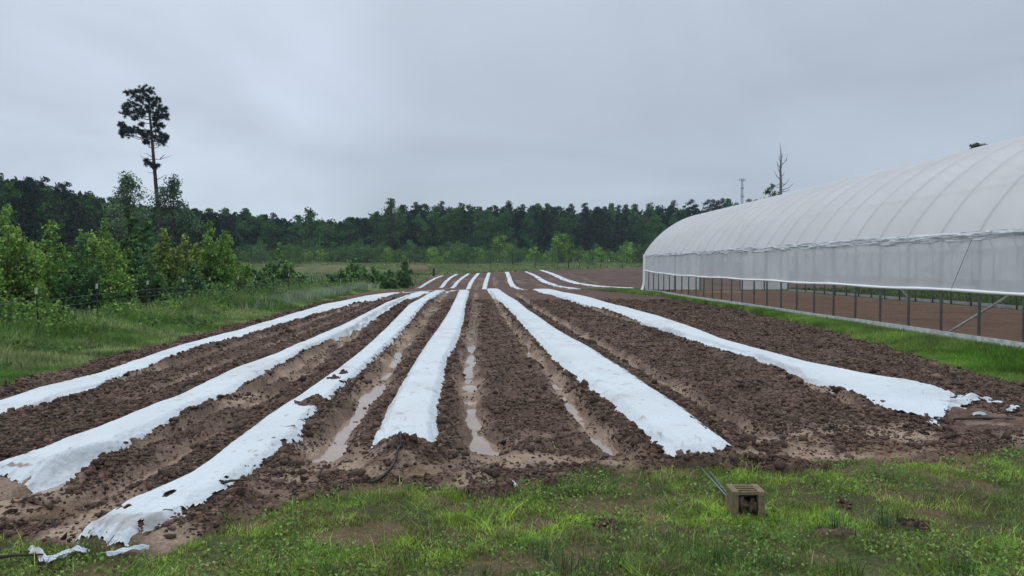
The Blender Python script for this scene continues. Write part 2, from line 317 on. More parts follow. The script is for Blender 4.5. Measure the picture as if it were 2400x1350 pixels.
def terrain(X, Y, fine=True, bumps=True):
    z = base_z(X, Y).astype(float)
    z = z + np.where(Y < 150, fbm(X, Y, 6, 3, 21) * .05, 0) + fbm(X, Y, 90, 2, 5) * np.clip((np.hypot(X, Y) - 120) / 200, 0, 1) * 2.0
    z = z - sst(-X, 7, 9.5) * .10 * sst(60 - Y, 0, 20)
    S, gh = soil_mask(X, Y)
    col = np.zeros((len(X), 3))
    n1 = fbm(X, Y, 1.6, 4, 31); n2 = fbm(X, Y, .4, 3, 41); n3 = fbm(X, Y, 12, 3, 51)
    soil = np.array([.088, .057, .045]) * (1 + .25 * n2 + .18 * n1)[:, None]
    pale = np.array([.255, .19, .145]); gcol = np.array([.050, .055, .022])
    # meadow colours far away
    far = sst(Y, 60, 95)
    g = gcol * (1 + .5 * n1)[:, None] * (1 - far)[:, None] + (np.array([.150, .195, .085]) * (1 + .35 * n3 + .15 * n2)[:, None]) * far[:, None]
    tan = sst(fbm(X, Y, 14, 3, 61), .0, .35) * far
    g = g * (1 - .5 * tan)[:, None] + np.array([.19, .165, .095]) * (.5 * tan)[:, None]
    thin = sst(fbm(X, Y, .35, 3, 71), .05, .32) * (1 - far)
    g = g * (1 - .75 * thin)[:, None] + np.array([.12, .082, .05]) * (.75 * thin)[:, None]
    H = np.zeros_like(z); P = np.zeros_like(z); cover = np.zeros_like(z)
    for key, (l, r) in EDGE.items():
        y0 = max(l[:, 1].min(), r[:, 1].min()); y1 = min(l[:, 1].max(), r[:, 1].max())
        m = (Y > y0 - .6) & (Y < y1 + .3)
        if not m.any(): continue
        xl = xat(l, Y[m]); xr = xat(r, Y[m]); c = (xl + xr) / 2; hw = np.maximum((xr - xl) / 2, .12); u = np.abs(X[m] - c) / hw
        endf = sst(Y[m], y0 - .15, y0 + .25) * sst(y1 + .3 - Y[m], 0, .3)
        hgt = {1: .045, 2: .09, 3: .09, 4: .11, 5: .115, 6: .10}[key[1]] if key[0] == 'n' else .06
        plate = (1 - sst(u, .55, 1.1)) * hgt
        dd = (u - 1) * hw
        bank = np.exp(-((dd - .10) / .11) ** 2) * (.055 + .04 * fbm(X[m], Y[m], .5, 3, 81))
        H[m] = np.maximum(H[m], (plate * endf + bank * sst(Y[m], y0 - .3, y0 + .2)))
        cover[m] = np.maximum(cover[m], (1 - sst(u, .78, .98)) * endf)
    for poly, w, d, wet in FW:
        y0, y1 = poly[:, 1].min(), poly[:, 1].max(); m = (Y > y0 - .4) & (Y < y1 + 1)
        xc = xat(poly, Y[m]) + fbm(Y[m], Y[m] * 0, .8, 2, int(w * 1000)) * .04
        q = np.abs(X[m] - xc); e = sst(Y[m], y0 - .4, y0 + .3) * sst(y1 + 1 - Y[m], 0, 1)
        ww = w * (1 + .75 * fbm(X[m] * 0, Y[m], .7, 2, 5 + int(d * 1000)))
        H[m] -= d * (1 + 1.0 * fbm(X[m], Y[m], .55, 3, 19)) * np.exp(-(q / ww) ** 4) * e
        P[m] = np.maximum(P[m], np.exp(-(q / (ww * 1.3)) ** 4) * e * min(1, wet + .5))
    S0 = S.copy()
    for bx, by, sx, sy, h in (BUMPW if bumps else []):
        m = (np.abs(X - bx) < 4 * sx) & (np.abs(Y - by) < 4 * sy)
        h = h * (.5 if by < 4.45 else 1)
        H[m] += h * np.exp(-((X[m] - bx) / sx) ** 2 - ((Y[m] - by) / sy) ** 2) * (1 + .5 * fbm(X[m], Y[m], .12, 2, 3))
        S[m] = np.maximum(S[m], sst(np.exp(-((X[m] - bx) / sx) ** 2 - ((Y[m] - by) / sy) ** 2), .15, .5))
    # headland: smeared wet mud before the rows
    yf = np.interp(X, FRONT[:, 0], FRONT[:, 1]); hl = S0 * sst(Y - yf, -.1, .1) * (1 - sst(Y - yf, .7, 1.7)) * (~gh)
    P = np.maximum(P, hl * sst(fbm(X, Y * 1.6, .55, 4, 91), -.15, .25) * .9)
    P = np.where(gh, 0, P) * (1 - cover)
    z = z + H * S
    S2 = S
    if fine:
        m = (S > .05) & (Y > 1.5) & (Y < 60) & (np.abs(X) < 24)
        x = X[m]; y = Y[m]; rough = (1 - .75 * P[m]) * (1 - .85 * cover[m]) * S[m] * np.where(gh[m], .35, 1)
        wx = x + fbm(x, y, .07, 2, 7) * .03; wy = y + fbm(x, y, .07, 2, 8) * .03
        big = clods(wx, wy, .15, 101, .22) * .060; mid = clods(wx, wy, .075, 111, .5) * .050; sm = clods(wx, wy, .036, 121, .75) * .032
        hh = np.maximum(np.maximum(big, mid), sm) + fbm(x, y, .3, 3, 13) * .018
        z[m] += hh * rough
        # clod colours vary with moisture; gaps between lumps are also painted darker as shade
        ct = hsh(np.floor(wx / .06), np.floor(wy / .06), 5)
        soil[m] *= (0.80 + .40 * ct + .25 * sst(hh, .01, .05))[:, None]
        m2 = (~m) & (S < .5) & (np.hypot(X, Y) < 12)
        z[m2] += fbm(X[m2], Y[m2], .22, 3, 17) * .015
        ms = (Y > 50) & (Y < 90) & (X < 12) & (S > .3); stv = X[ms] * (62 / (62 + (Y[ms] - 62) * -.12)); st = sst(fbm(stv, Y[ms] * .04, .55, 2, 16), .15, .5); P[ms] = np.maximum(P[ms], .45 * st * sst(fbm(X[ms], Y[ms] * .3, .8, 2, 18), -.3, .3))
        mg = (Y >= 60) & (S > .3) & (Y < 120)
        soil[mg] *= (1 + .4 * fbm(X[mg], Y[mg], .8, 3, 15))[:, None]
    soil = np.where(gh[:, None], np.array([.25, .160, .108]) * (1 + .25 * n2 + .15 * n1)[:, None], soil)
    Pn = np.clip(P * (1 + .5 * n2), 0, 1)
    soil = soil * (1 - Pn)[:, None] + pale * (1 + .15 * n2)[:, None] * Pn[:, None]
    # organic, yellowish crust near the grass edge
    ed = np.exp(-((Y - yf - .25) / .35) ** 2) * S * sst(fbm(X, Y, .5, 3, 95), -.1, .3)
    soil = soil * (1 - .6 * ed)[:, None] + np.array([.17, .115, .06]) * (.6 * ed)[:, None]
    col = soil * S2[:, None] + g * (1 - S2)[:, None]
    return z, np.clip(col, .005, .9), S2
def tz(x, y):
    z, c, s = terrain(np.array([float(x)]), np.array([float(y)]), False); return float(z[0])

# ------------------------------------------------------------------ ground sheet: one fan-shaped grid out to the horizon
rr = np.concatenate([np.geomspace(.4, 2.6, 14)[:-1], np.exp(np.arange(math.log(2.6), math.log(22), .0028)), np.geomspace(22, 62, 330)[:-1] , np.geomspace(62, 160, 160)[:-1], np.geomspace(160, 2600, 50)])
th = np.concatenate([np.linspace(-180, -42, 40)[:-1], np.linspace(-42, 39, 1150), np.linspace(39, 180, 40)[1:-1]])
th = np.radians(th)
RR, TT = np.meshgrid(rr, th, indexing='ij'); nr, ntn = RR.shape
gx = (RR * np.sin(TT)).ravel(); gy = (RR * np.cos(TT)).ravel()
gz, gc, gs = terrain(gx, gy)
V = np.stack([gx, gy, gz], 1)
i, j = np.meshgrid(np.arange(nr - 1), np.arange(ntn), indexing='ij'); j2 = (j + 1) % ntn
quads = np.stack([i * ntn + j, i * ntn + j2, (i + 1) * ntn + j2, (i + 1) * ntn + j], -1).reshape(-1, 4)[:, ::-1]
V = np.vstack([V, [[0, 0, 0]]]); cidx = len(V) - 1
fan = np.stack([np.full(ntn, cidx), (np.arange(ntn) + 1) % ntn, np.arange(ntn)], 1)
gme = raw_mesh('ground', V, [quads, fan], M['ground'], col=np.vstack([gc, gc[:1]]), smooth=True)
tag(link('ground', gme), kind='structure')

# ------------------------------------------------------------------ standing muddy water in the wheel tracks
for n, (poly, w, d, wet) in enumerate(FW):
    if wet < .65: continue
    o = np.argsort(poly[:, 1]); Ys = np.arange(poly[:, 1].min() - .1, min(poly[:, 1].max(), 44), .12); xc = np.interp(Ys, poly[o, 1], poly[o, 0])
    hw = w * 1.5; zz = np.array([tz(0, y) * 0 + float(fbm(np.array([x]), np.array([y]), 6, 3, 21)[0]) * .05 for x, y in zip(xc, Ys)])
    lvl = zz - d * (.70 if wet == 1 else .78)
    Vv = np.vstack([np.stack([xc - hw, Ys, lvl], 1), np.stack([xc + hw, Ys, lvl], 1)]); k = len(Ys); a = np.arange(k - 1)
    me = raw_mesh('muddy_water', Vv, [np.stack([a, a + k, a + k + 1, a + 1], 1)], M['mud_water'])
    tag(link('muddy_water', me), kind='structure')

# ------------------------------------------------------------------ white row covers
def resample(poly, n, ylo=None):
    s = np.log(np.maximum(poly[:, 1], .5)); s = (s - s[0]) / (s[-1] - s[0]) if abs(s[-1] - s[0]) > 1e-6 else np.linspace(0, 1, len(poly))
    s = np.maximum.accumulate(s + np.arange(len(s)) * 1e-7); t = np.linspace(0, 1, n)
    return np.stack([np.interp(t, s, poly[:, 0]), np.interp(t, s, poly[:, 1])], 1)
def cover(key, label, name='row_cover', nlen=900, nac=64, top=.155, spots=(), holes=()):
    l, r = EDGE[key]; l = resample(l, nlen); r = resample(r, nlen); U = np.linspace(-1.35, 1.35, nac)
    c = (l + r) / 2; h = (r - l) / 2; hl = np.maximum(np.hypot(h[:, 0], h[:, 1]), .10); hn = h / np.maximum(np.hypot(h[:, 0], h[:, 1]), 1e-3)[:, None]
    X = c[:, None, 0] + U[None] * hl[:, None] * hn[:, None, 0]; Y = c[:, None, 1] + U[None] * hl[:, None] * hn[:, None, 1]
    t = np.linspace(0, 1, nlen)[:, None] + 0 * U[None]; uu = np.abs(U)[None] + 0 * t
    x = X.ravel(); y = Y.ravel(); u = uu.ravel(); Ys = np.repeat(c[:, 1], nac); dist = np.repeat(np.concatenate([[0], np.cumsum(np.hypot(*np.diff(c, axis=0).T))]), nac)
    b, _, _ = terrain(x, y, False, False); slope = 1 - sst(u, .60, 1.18)
    z = b + .028 * (1 - sst(u, .86, 1.12)) - .05 * sst(u, 1.02, 1.25) + fbm(x, y, .9, 3, 33) * .008 * slope
    U2 = np.tile(U, nlen)
    # stretched folds: fine ripples across the sloping sides, longer tension folds near the open end
    rip = np.sin(dist * 38 + 9 * fbm(x, y, .5, 2, 44)) * .5 + fbm(dist * 1.0, U2 * .25, .05, 2, 45)
    z += rip * .012 * sst(u, .55, .95) * sst(fbm(x, y, 1.3, 2, 46), -.2, .4) * (1 if key[0] == 'n' else 0)
    nearend = np.exp(-dist / .7) if key[0] == 'n' else 0 * dist
    z += fbm(U2 * 1.0 + dist * .35, dist * .12, .10, 3, 47) * .040 * nearend + fbm(x, y * .4, .12, 3, 49) * .007 * slope
    z -= .10 * np.exp(-dist / .05) * (1 if key[0] == 'n' else .3)
    if key == ('n', 6): z += .05 * np.exp(-(dist / 1.3) ** 2) * (1 - sst(u, 1.1, 1.3))
    if 0: z -= .085 * (1 - sst(dist, .3, 1.3)) * (1 - .5 * sst(u, .0, .5))
    cc = np.ones((len(x), 3)) * np.array([.60, .655, .70]); dirt = sst(fbm(x, y, .16, 4, 55), .25, .6) * .40 * sst(fbm(x, y, 1.2, 2, 56), -.15, .3) + .10 * sst(fbm(x, y, .8, 3, 54), -.1, .5)
    dirt += .5 * sst(u, .95, 1.1) * sst(fbm(x, y, .12, 3, 57), -.2, .3)
    fl = sst(fbm(x * 1.0, y * .3, .035, 2, 58), .62, .75) * .5
    dirt = np.clip(dirt + fl, 0, .8)
    for (px, py, sx, sy, a) in spots:
        q = hit(px, py, .1); e = np.exp(-((x - q[0]) / sx) ** 2 - ((y - q[1]) / sy) ** 2) * (1 + .9 * fbm(x, y, .06, 3, 59))
        dirt = np.clip(dirt + a * sst(e, .3, .55), 0, 1)
    cc = cc * (1 - dirt)[:, None] + np.array([.24, .19, .16]) * dirt[:, None]
    Vv = np.stack([x, y, z], 1)
    a, bq = np.meshgrid(np.arange(nlen - 1), np.arange(nac - 1), indexing='ij'); q = np.stack([a * nac + bq, a * nac + bq + 1, (a + 1) * nac + bq + 1, (a + 1) * nac + bq], -1).reshape(-1, 4)
    fx = x[q].mean(1); fy = y[q].mean(1); fd = dist[q].mean(1); keep = np.ones(len(q), bool)
    fu = U2[q].mean(1)
    if key[0] == 'n':
        keep &= ~(fd < (.09 if key[1] == 3 else .05) + (.05 if key[1] in (2, 3) else .09) * (fbm(fx, fy, .12, 3, 66) + .6))
        # torn, ragged side hems
        rag = fbm(fy, fx * .2, .22, 4, 68 + key[1]); keep &= ~((np.abs(fu) > 1.0 + (.2 if key[1] in (3, 5) else .13) * rag))
        if key[1] in (3, 5): keep &= ~((fu > (.92 if key[1] == 3 else .86) + .42 * fbm(fy, fx * 3, .11, 3, 90)) | ((fu > .55) & (fbm(fx, fy, .10, 3, 91) > (.50 if key[1] == 3 else .44)) & (fy > 6)))
    if key[0] == 'f': keep &= ~(np.abs(fu) > 1.0 + .45 * fbm(fx, fy, .5, 3, 69 + key[1])); keep &= ~(fbm(fx, fy, .45, 3, 70 + key[1]) > .52)
    for (px, py, sx, sy) in holes:
        h0 = hit(px, py, .1); keep &= ~((((fx - h0[0]) / sx) ** 2 + ((fy - h0[1]) / sy) ** 2) < .7 + .6 * fbm(fx, fy, .05, 2, 67))
    me = raw_mesh(name, Vv, [q[keep]], M['cloth'], col=cc, smooth=True)
    return tag(link(name, me), label, 'row cover', 'white fabric covers laid over the planting rows')
cover(('n', 1), 'narrow white fabric cover on the leftmost raised row, next to the weedy verge')
cover(('n', 2), 'white cover on the second row from the left, its near end cut square',
      spots=[(68, 1062, .05, .04, .9), (40, 1082, .12, .03, .8)])
cover(('n', 3), 'white cover with soil lumps on it, its near end fanned out at the bottom left', nlen=1200,
      spots=[(686, 1036, .06, .05, .9), (680, 1005, .08, .05, .6), (300, 1222, .22, .10, .45), (610, 1040, .03, .03, .5)], holes=[(395, 1166, .035, .10), (290, 1196, .05, .05)])
cover(('n', 4), 'straight white cover down the middle, its near end tucked under a soil mound',
      spots=[(930, 1018, .035, .05, .35), (960, 1026, .03, .02, .3)])
cover(('n', 5), 'broad white cover right of the bare middle bed, with ragged right hem',
      spots=[(1640, 1052, .05, .03, .5)])
cover(('n', 6), 'long white fabric cover nearest the plastic greenhouse, wrinkled and torn at its near end')
FL = {1: 'thin far white row cover at the left end of the second plot', 2: 'far white row cover, second from the left in the second plot',
      3: 'far white row cover, third from the left in the second plot', 4: 'far white row cover in line with the middle covered row, fourth from the left',
      5: 'far white row cover, fifth from the left, beside a bare bed', 6: 'far white row cover that kinks to the right at its near end',
      7: 'far white row cover curving right towards the grass patch', 8: 'rightmost far white row cover, long tail curving towards the greenhouse'}
for k in FAR: cover(('f', k), FL[k], nlen=160, nac=14, top=.16)

# torn cloth scraps lying on the mud
def cloth_scrap(pts, wid, label, amp=.03, seed=1, dz=.02, step=90):
    P3 = np.array([hit(x, y, .02) for x, y in pts]); s = np.linspace(0, len(P3) - 1, step); x = np.interp(s, range(len(P3)), P3[:, 0]); y = np.interp(s, range(len(P3)), P3[:, 1])
    d = np.stack([np.gradient(x), np.gradient(y)], 1); d /= np.hypot(*d.T)[:, None]; nrm = np.stack([-d[:, 1], d[:, 0]], 1)
    K = 16; U = np.linspace(-1, 1, K); w = np.array(wid)[None] if np.ndim(wid) == 0 else np.interp(s, range(len(wid)), wid)
    w = w * (1 + .35 * fbm(s * .3, s * 0, .4, 2, seed))
    X = (x[:, None] + nrm[:, :1] * U * w[:, None]).ravel(); Y = (y[:, None] + nrm[:, 1:] * U * w[:, None]).ravel()
    z0, _, _ = terrain(X, Y, False); uu = np.tile(U, step); ss = np.repeat(s, K)
    Z = z0 + dz + .012 + amp * (fbm(X, Y, .09, 3, seed) + .8 * np.abs(np.sin(uu * 3 + ss * 2.2 + seed))) * (1 - .6 * np.abs(uu))
    a, b = np.meshgrid(np.arange(step - 1), np.arange(K - 1), indexing='ij'); q = np.stack([a * K + b, a * K + b + 1, (a + 1) * K + b + 1, (a + 1) * K + b], -1).reshape(-1, 4)
    fu = np.abs(uu[q].mean(1)); keep = fu < .75 + .45 * fbm(X[q].mean(1), Y[q].mean(1), .07, 2, seed + 3)
    c = np.ones((len(X), 3)) * np.array([.56, .62, .67]); dm = sst(fbm(X, Y, .1, 3, seed + 5), .1, .5)[:, None] * .5; c = c * (1 - dm) + np.array([.25, .2, .16]) * dm
    me = raw_mesh('cloth_scrap', np.stack([X, Y, Z], 1), [q[keep]], M['cloth'], col=c, smooth=True)
    return tag(link('cloth_scrap', me), label, 'cloth', 'torn scraps of white fabric')
cloth_scrap([(76, 1292), (105, 1318), (145, 1308), (175, 1292), (205, 1300)], [.03, .035, .035, .02], 'twisted strip of white fabric lying in the grass at the bottom left corner', seed=2)
cloth_scrap([(100, 1322), (150, 1306), (170, 1298)], [.03, .03, .02], 'small folded end of white fabric below the twisted strip', seed=12)
cloth_scrap([(250, 1308), (290, 1302), (350, 1296)], [.02, .035, .015], 'crumpled strip of white fabric just below the fanned cover end', seed=4)
cloth_scrap([(1176, 1134), (1192, 1139), (1210, 1144)], [.03, .04, .02], 'small ball of white fabric at the grass edge beside a soil heap', seed=6)
cloth_scrap([(2195, 958), (2250, 945), (2310, 936)], [.20, .16, .10], 'wide torn tail of white fabric beside the open end of the right cover', amp=.05, seed=8)
cloth_scrap([(2325, 943), (2352, 948)], [.07, .05], 'white fabric scrap just past the torn tail of the right cover', seed=9)
cloth_scrap([(2360, 968), (2382, 955)], [.03, .06], 'rightmost white fabric scrap on the dark soil', seed=10)
cloth_scrap([(2280, 976), (2308, 974)], [.03, .03], 'tiny white fabric scrap beside the black hose end', seed=13)
cloth_scrap([(1752, 1079), (1766, 1088)], [.018, .012], 'sliver of white fabric on the soil beyond the concrete block', amp=.01, seed=15)

cloth_scrap([(940, 689), (985, 685), (1040, 681)], [.10, .22, .12], 'loose white tail joining the left covers at the dip in the field', amp=.02, seed=21)
cloth_scrap([(1018, 688), (1055, 684), (1092, 680)], [.10, .25, .10], 'loose white tail just left of the middle cover at the dip', amp=.02, seed=22)
cloth_scrap([(1212, 678), (1250, 680), (1285, 679)], [.08, .15, .15], 'loose white tail linking the right cover to the kinked far cover', amp=.02, seed=23)
# ------------------------------------------------------------------ greenhouse
GX0, GX1 = 10.07, 19.2; GC = (GX0 + GX1) / 2; GA = (GX1 - GX0) / 2; EV = 2.22; GH = 2.56; NH = 31; YE = 45.5; SP = 1.24; YS = YE - (NH - 1) * SP
gh = empty('greenhouse', (GC, (YS + YE) / 2, 0), 'long white plastic hoop greenhouse with rolled-up side curtain on the right', 'greenhouse')
gh_loc = gh.location.copy()
def gp(o): o.parent = gh; o.location = -gh_loc; return o
RAD = 5.28; CZ = 4.89 - RAD; PH0 = math.acos(GA / RAD); EV = CZ + RAD * math.sin(PH0)
def phi(t): return PH0 + t / math.pi * (math.pi - 2 * PH0)
def arc(t, off=0.0): return GC - (RAD + off) * math.cos(phi(t)), CZ + (RAD + off) * math.sin(phi(t))
# roof film, pulled tight over the hoops and sagging a little between them
nyy = (NH - 1) * 12 + 1; nt_ = 110
yy = np.unique(np.clip(np.concatenate([YS + i * SP + np.array([-.30, -.15, -.07, -.045, -.03, -.015, 0, .015, .03, .045, .07, .15, .30, .46, .62]) for i in range(NH)]), YS, YE)); nyy = len(yy); tt = np.linspace(-.02, math.pi + .02, nt_)
TY, TA = np.meshgrid(yy, tt, indexing='ij'); ph = ((TY - YS) / SP) % 1.0
sag = .020 * np.sin(np.pi * ph) ** .7 - .032 * np.exp(-(np.minimum(ph, 1 - ph) * SP / .026) ** 2)
sag = sag - .012 * np.exp(-((TA - R(21)) / .012) ** 2)
off = .035 - sag + fbm(TY.ravel(), TA.ravel() * 4, .9, 3, 5).reshape(TY.shape) * .006
RX = GC - (RAD + off) * np.cos(phi(TA)); RZ = CZ + (RAD + off) * np.sin(phi(TA))
a, b = np.meshgrid(np.arange(nyy - 1), np.arange(nt_ - 1), indexing='ij'); q = np.stack([a * nt_ + b, a * nt_ + b + 1, (a + 1) * nt_ + b + 1, (a + 1) * nt_ + b], -1).reshape(-1, 4)
gp(link('roof_cover', raw_mesh('roof_cover', np.stack([RX.ravel(), TY.ravel(), RZ.ravel()], 1), [q], M['film'], smooth=True)))
hoop = MB().tube([(arc(t)[0] - GC, 0, arc(t)[1]) for t in np.linspace(0, math.pi, 40)], .028, 8).mesh('hoop', M['steel'])
post = MB().tube([(0, 0, -.05), (0, 0, EV)], .03, 8).mesh('post', M['steel'])
for i in range(NH):
    y = YS + i * SP; o = link('hoop', hoop); o.parent = gh; o.location = Vector((GC, y, 0)) - gh_loc
    for x in (GX0, GX1):
        o = link('post', post); o.parent = gh; o.location = Vector((x, y, 0)) - gh_loc
for t in (R(21), R(55), R(90), R(125), R(159)):
    x, z = arc(t, -.03); gp(MB().tube([(x, YS, z), (x, YE, z)], .02, 6).build('purlin', M['steel']))
for x in (GX0, GX1):
    s = -1 if x == GX0 else 1
    mb = MB()
    for k in range(10):
        y0 = YS + (YE - YS) * k / 10; y1 = YS + (YE - YS) * (k + 1) / 10 - .006
        mb.box((x + s * .045, (y0 + y1) / 2, .10 + .006 * (k % 3 - 1)), (.04, y1 - y0, .13 - .006 * (k % 2)))
    gp(mb.build('baseboard', M['board'], smooth=False))
    # crumpled fabric gathered under the eave
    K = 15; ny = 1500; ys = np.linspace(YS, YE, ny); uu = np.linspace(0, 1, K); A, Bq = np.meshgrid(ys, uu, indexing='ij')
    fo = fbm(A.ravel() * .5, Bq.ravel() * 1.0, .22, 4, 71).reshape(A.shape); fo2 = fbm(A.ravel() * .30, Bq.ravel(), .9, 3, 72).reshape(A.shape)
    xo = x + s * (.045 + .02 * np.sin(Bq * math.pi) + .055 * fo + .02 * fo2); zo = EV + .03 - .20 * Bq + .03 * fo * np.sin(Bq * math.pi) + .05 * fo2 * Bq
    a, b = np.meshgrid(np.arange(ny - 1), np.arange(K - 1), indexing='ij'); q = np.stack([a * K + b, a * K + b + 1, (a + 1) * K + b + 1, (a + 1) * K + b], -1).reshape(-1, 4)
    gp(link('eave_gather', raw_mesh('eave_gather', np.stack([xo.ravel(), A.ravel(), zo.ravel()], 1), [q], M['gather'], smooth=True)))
    # side curtain with vertical ripples, and the rolled tube along its bottom
    def zb(y): return 1.09 - .02 * np.sin((y - 8) * .16) + .22 * np.clip((y - 34) / 11, 0, 1) ** 2 + .012 * np.sin(y * 1.3)
    ny = 900; K = 22; ys = np.linspace(YS, YE, ny); uu = np.linspace(0, 1, K); A, Bq = np.meshgrid(ys, uu, indexing='ij')
    zt_ = EV - .12; ZZ = zt_ + (zb(A) - zt_) * Bq
    pf = ((A - YS) / SP) % 1; rp = .020 * fbm(A.ravel(), Bq.ravel() * .6, .35, 3, 75).reshape(A.shape) + .014 * np.sin((A * 5.2 + Bq * 3.5)) * fbm(A.ravel(), A.ravel() * 0, 3, 2, 76).reshape(A.shape)
    XX = x + s * (.045 + rp + .02 * (1 - np.sin(np.pi * pf)) * 0)
    a, b = np.meshgrid(np.arange(ny - 1), np.arange(K - 1), indexing='ij'); q = np.stack([a * K + b, a * K + b + 1, (a + 1) * K + b + 1, (a + 1) * K + b], -1).reshape(-1, 4)
    cu = gp(link('side_curtain', raw_mesh('side_curtain', np.stack([XX.ravel(), A.ravel(), ZZ.ravel()], 1), [q], M['curtain'], smooth=True)))
    yt = np.linspace(YS, YE - .4, 160); rl = MB().tube([(x + s * .06, y, zb(y) - .01) for y in yt], [.036 + .004 * math.sin(y * 3.1) for y in yt], 8).build('curtain_roll', M['roll'])
    rl.parent = cu
# end walls: film on a frame with an open doorway
def end_wall(y, door, s):
    mb = MB(); K = 40
    xs = np.linspace(GX0 + .02, GX1 - .02, K)
    def top(x): return CZ + math.sqrt(RAD ** 2 - (x - GC) ** 2)
    for a, b in zip(xs[:-1], xs[1:]):
        m = (a + b) / 2; lo = .12
        if door and 13.6 < m < 16.15: lo = 2.3
        k = mb.n(); mb.v += [Vector((a, y, lo)), Vector((b, y, lo)), Vector((b, y, top(b))), Vector((a, y, top(a)))]; mb.q.append([k, k + 1, k + 2, k + 3])
    ew = gp(mb.build('end_wall', M['curtain'], smooth=False))
    for x in (12.0, 13.6, 16.15, 17.7):
        f = MB().box((x, y - s * .04, top(x) / 2), (.07, .06, top(x) - .1)).build('frame_post', M['steel'], smooth=False); f.parent = ew
    f = MB().box((GC, y - s * .04 - .001, 2.35), (4.2, .05, .09)).build('header', M['steel'], smooth=False); f.parent = ew
end_wall(YE + .06, True, 1); end_wall(YS - .06, True, -1)
# corner drape of film at the far left corner
mb = MB(); K = 14
for r_ in range(13):
    f = r_ / 12; z = EV + .02 - f * (EV - .02)
    for k in range(K + 1):
        u = k / K; flare = .22 * max(0, (f - .75) / .25) ** 2
        mb.v.append(Vector((GX0 - .07 - flare * (.6 + .4 * math.sin(u * 9)) + .02 * math.sin(u * 20 + f * 4), YE + .10 - .62 * u - (0 if u < .5 else flare * .3), z)))
for r_ in range(12):
    for k in range(K): a = r_ * (K + 1) + k; mb.q.append([a, a + 1, a + K + 2, a + K + 1])
gp(mb.build('corner_drape', M['roll']))
for (y0, z0, y1, z1, x) in ((15.8, .06, 12.3, 1.75, GX0 + .12), (40.6, .05, 43.6, 1.7, GX0 + .12), (17.3, 1.12, 15.1, 2.15, GX0 + .10), (32.0, .05, 34.6, 1.6, GX1 - .12), (14.2, 1.0, 12.2, 2.15, GX0 + .1)):
    gp(MB().tube([(x, y0, z0), (x, y1, z1)], .025, 7).build('brace', M['board']))
for i in (2, 5):      # ropes holding the curtain
    y = YS + i * SP; gp(MB().tube([(GX0 - .085, y + .15, EV - .15), (GX0 - .105, y + (SP * .6 if i % 2 else -SP * .35), 1.1)], .005, 4, False).build('rope', M['wire']))

# ------------------------------------------------------------------ fences
fence = empty('wire_fence', (-9.06, 20, 0), 'wire fence with dark green steel posts tipped white, along the weedy left verge', 'fence')
fl = fence.location.copy(); FX = -9.06
ph_ = MB()
for q in ((0, 0, .035, .006), (0, .012, .006, .022)): ph_.box((q[0], q[1], .62), (q[2], q[3], 1.3))
pmesh = ph_.mesh('post', M['green_metal'], False); cmesh = MB().box((0, .004, 1.21), (.04, .032, .12)).mesh('cap', M['cap_white'], False)
tops = []; k = 0
y = 12.9
while y < 62:
    x = FX + .04 * math.sin(k * 2.3); zt0 = tz(x, y) + (-.08 + min(.12, .012 * (y - 12)))
    p = link('post', pmesh); p.parent = fence; p.location = Vector((x, y, zt0)) - fl; p.rotation_euler = (R(random.uniform(-2.5, 2.5)), R(random.uniform(-3, 3)), 0)
    c = link('cap', cmesh); c.parent = p; tops.append((x, y, zt0)); y += 2.4; k += 1
mb = MB()
for h in (.25, .45, .65, .85, 1.02):
    mb.tube([(x, y, z + h) for x, y, z in tops], .0035 if h < 1 else .005, 4, False)
for (x0, y0, z0), (x1, y1, z1) in zip(tops[:14], tops[1:15]):
    for s in np.arange(0.06, 1, .125):
        mb.tube([(x0 + (x1 - x0) * s, y0 + (y1 - y0) * s, z0 + (z1 - z0) * s + .2), (x0 + (x1 - x0) * s, y0 + (y1 - y0) * s, z0 + (z1 - z0) * s + 1.0)], .0022, 3, False)
w = mb.build('wire', M['wire']); w.parent = fence; w.location = -fl
# faint wire fence beyond the far plot
ff = empty('wire_fence', (12, 100, 1.2), 'low wire fence with thin posts across the meadow beyond the far rows', 'fence'); f0 = ff.location.copy()
fm = MB().tube([(0, 0, -.1), (0, 0, 1.15)], .035, 5).mesh('post', M['wood']); pts = []
for i in range(14):
    x = -2 + i * 3.0; y = 97 + .35 * i; z = tz(x, y); p = link('post', fm); p.parent = ff; p.location = Vector((x, y, z)) - f0; pts.append((x, y, z))
mb = MB()
for h in (.5, .9, 1.1): mb.tube([(x, y, z + h) for x, y, z in pts], .012, 3, False)
w = mb.build('wire', M['wire']); w.parent = ff; w.location = -f0
# wooden rail fence with a stout end post
Yr = 78.0; pe = at(1017, 640, Yr); zr = tz(pe.x, Yr)
rf = empty('rail_fence', (pe.x, Yr, zr), 'short dark wooden rail fence ending in a stout post left of the far rows', 'fence')
MB().box((0, 0, .35), (.24, .2, .95)).build('post', M['wood'], rf, False)
MB().box((-2.3, .1, .28), (.16, .15, .65)).build('post', M['wood'], rf, False)
MB().box((-4.8, .2, .28), (.16, .15, .65)).build('post', M['wood'], rf, False)
MB().tube([(-.13, 0, .22), (-5.2, .2, .25)], .07, 6).build('rail', M['wood'], rf)

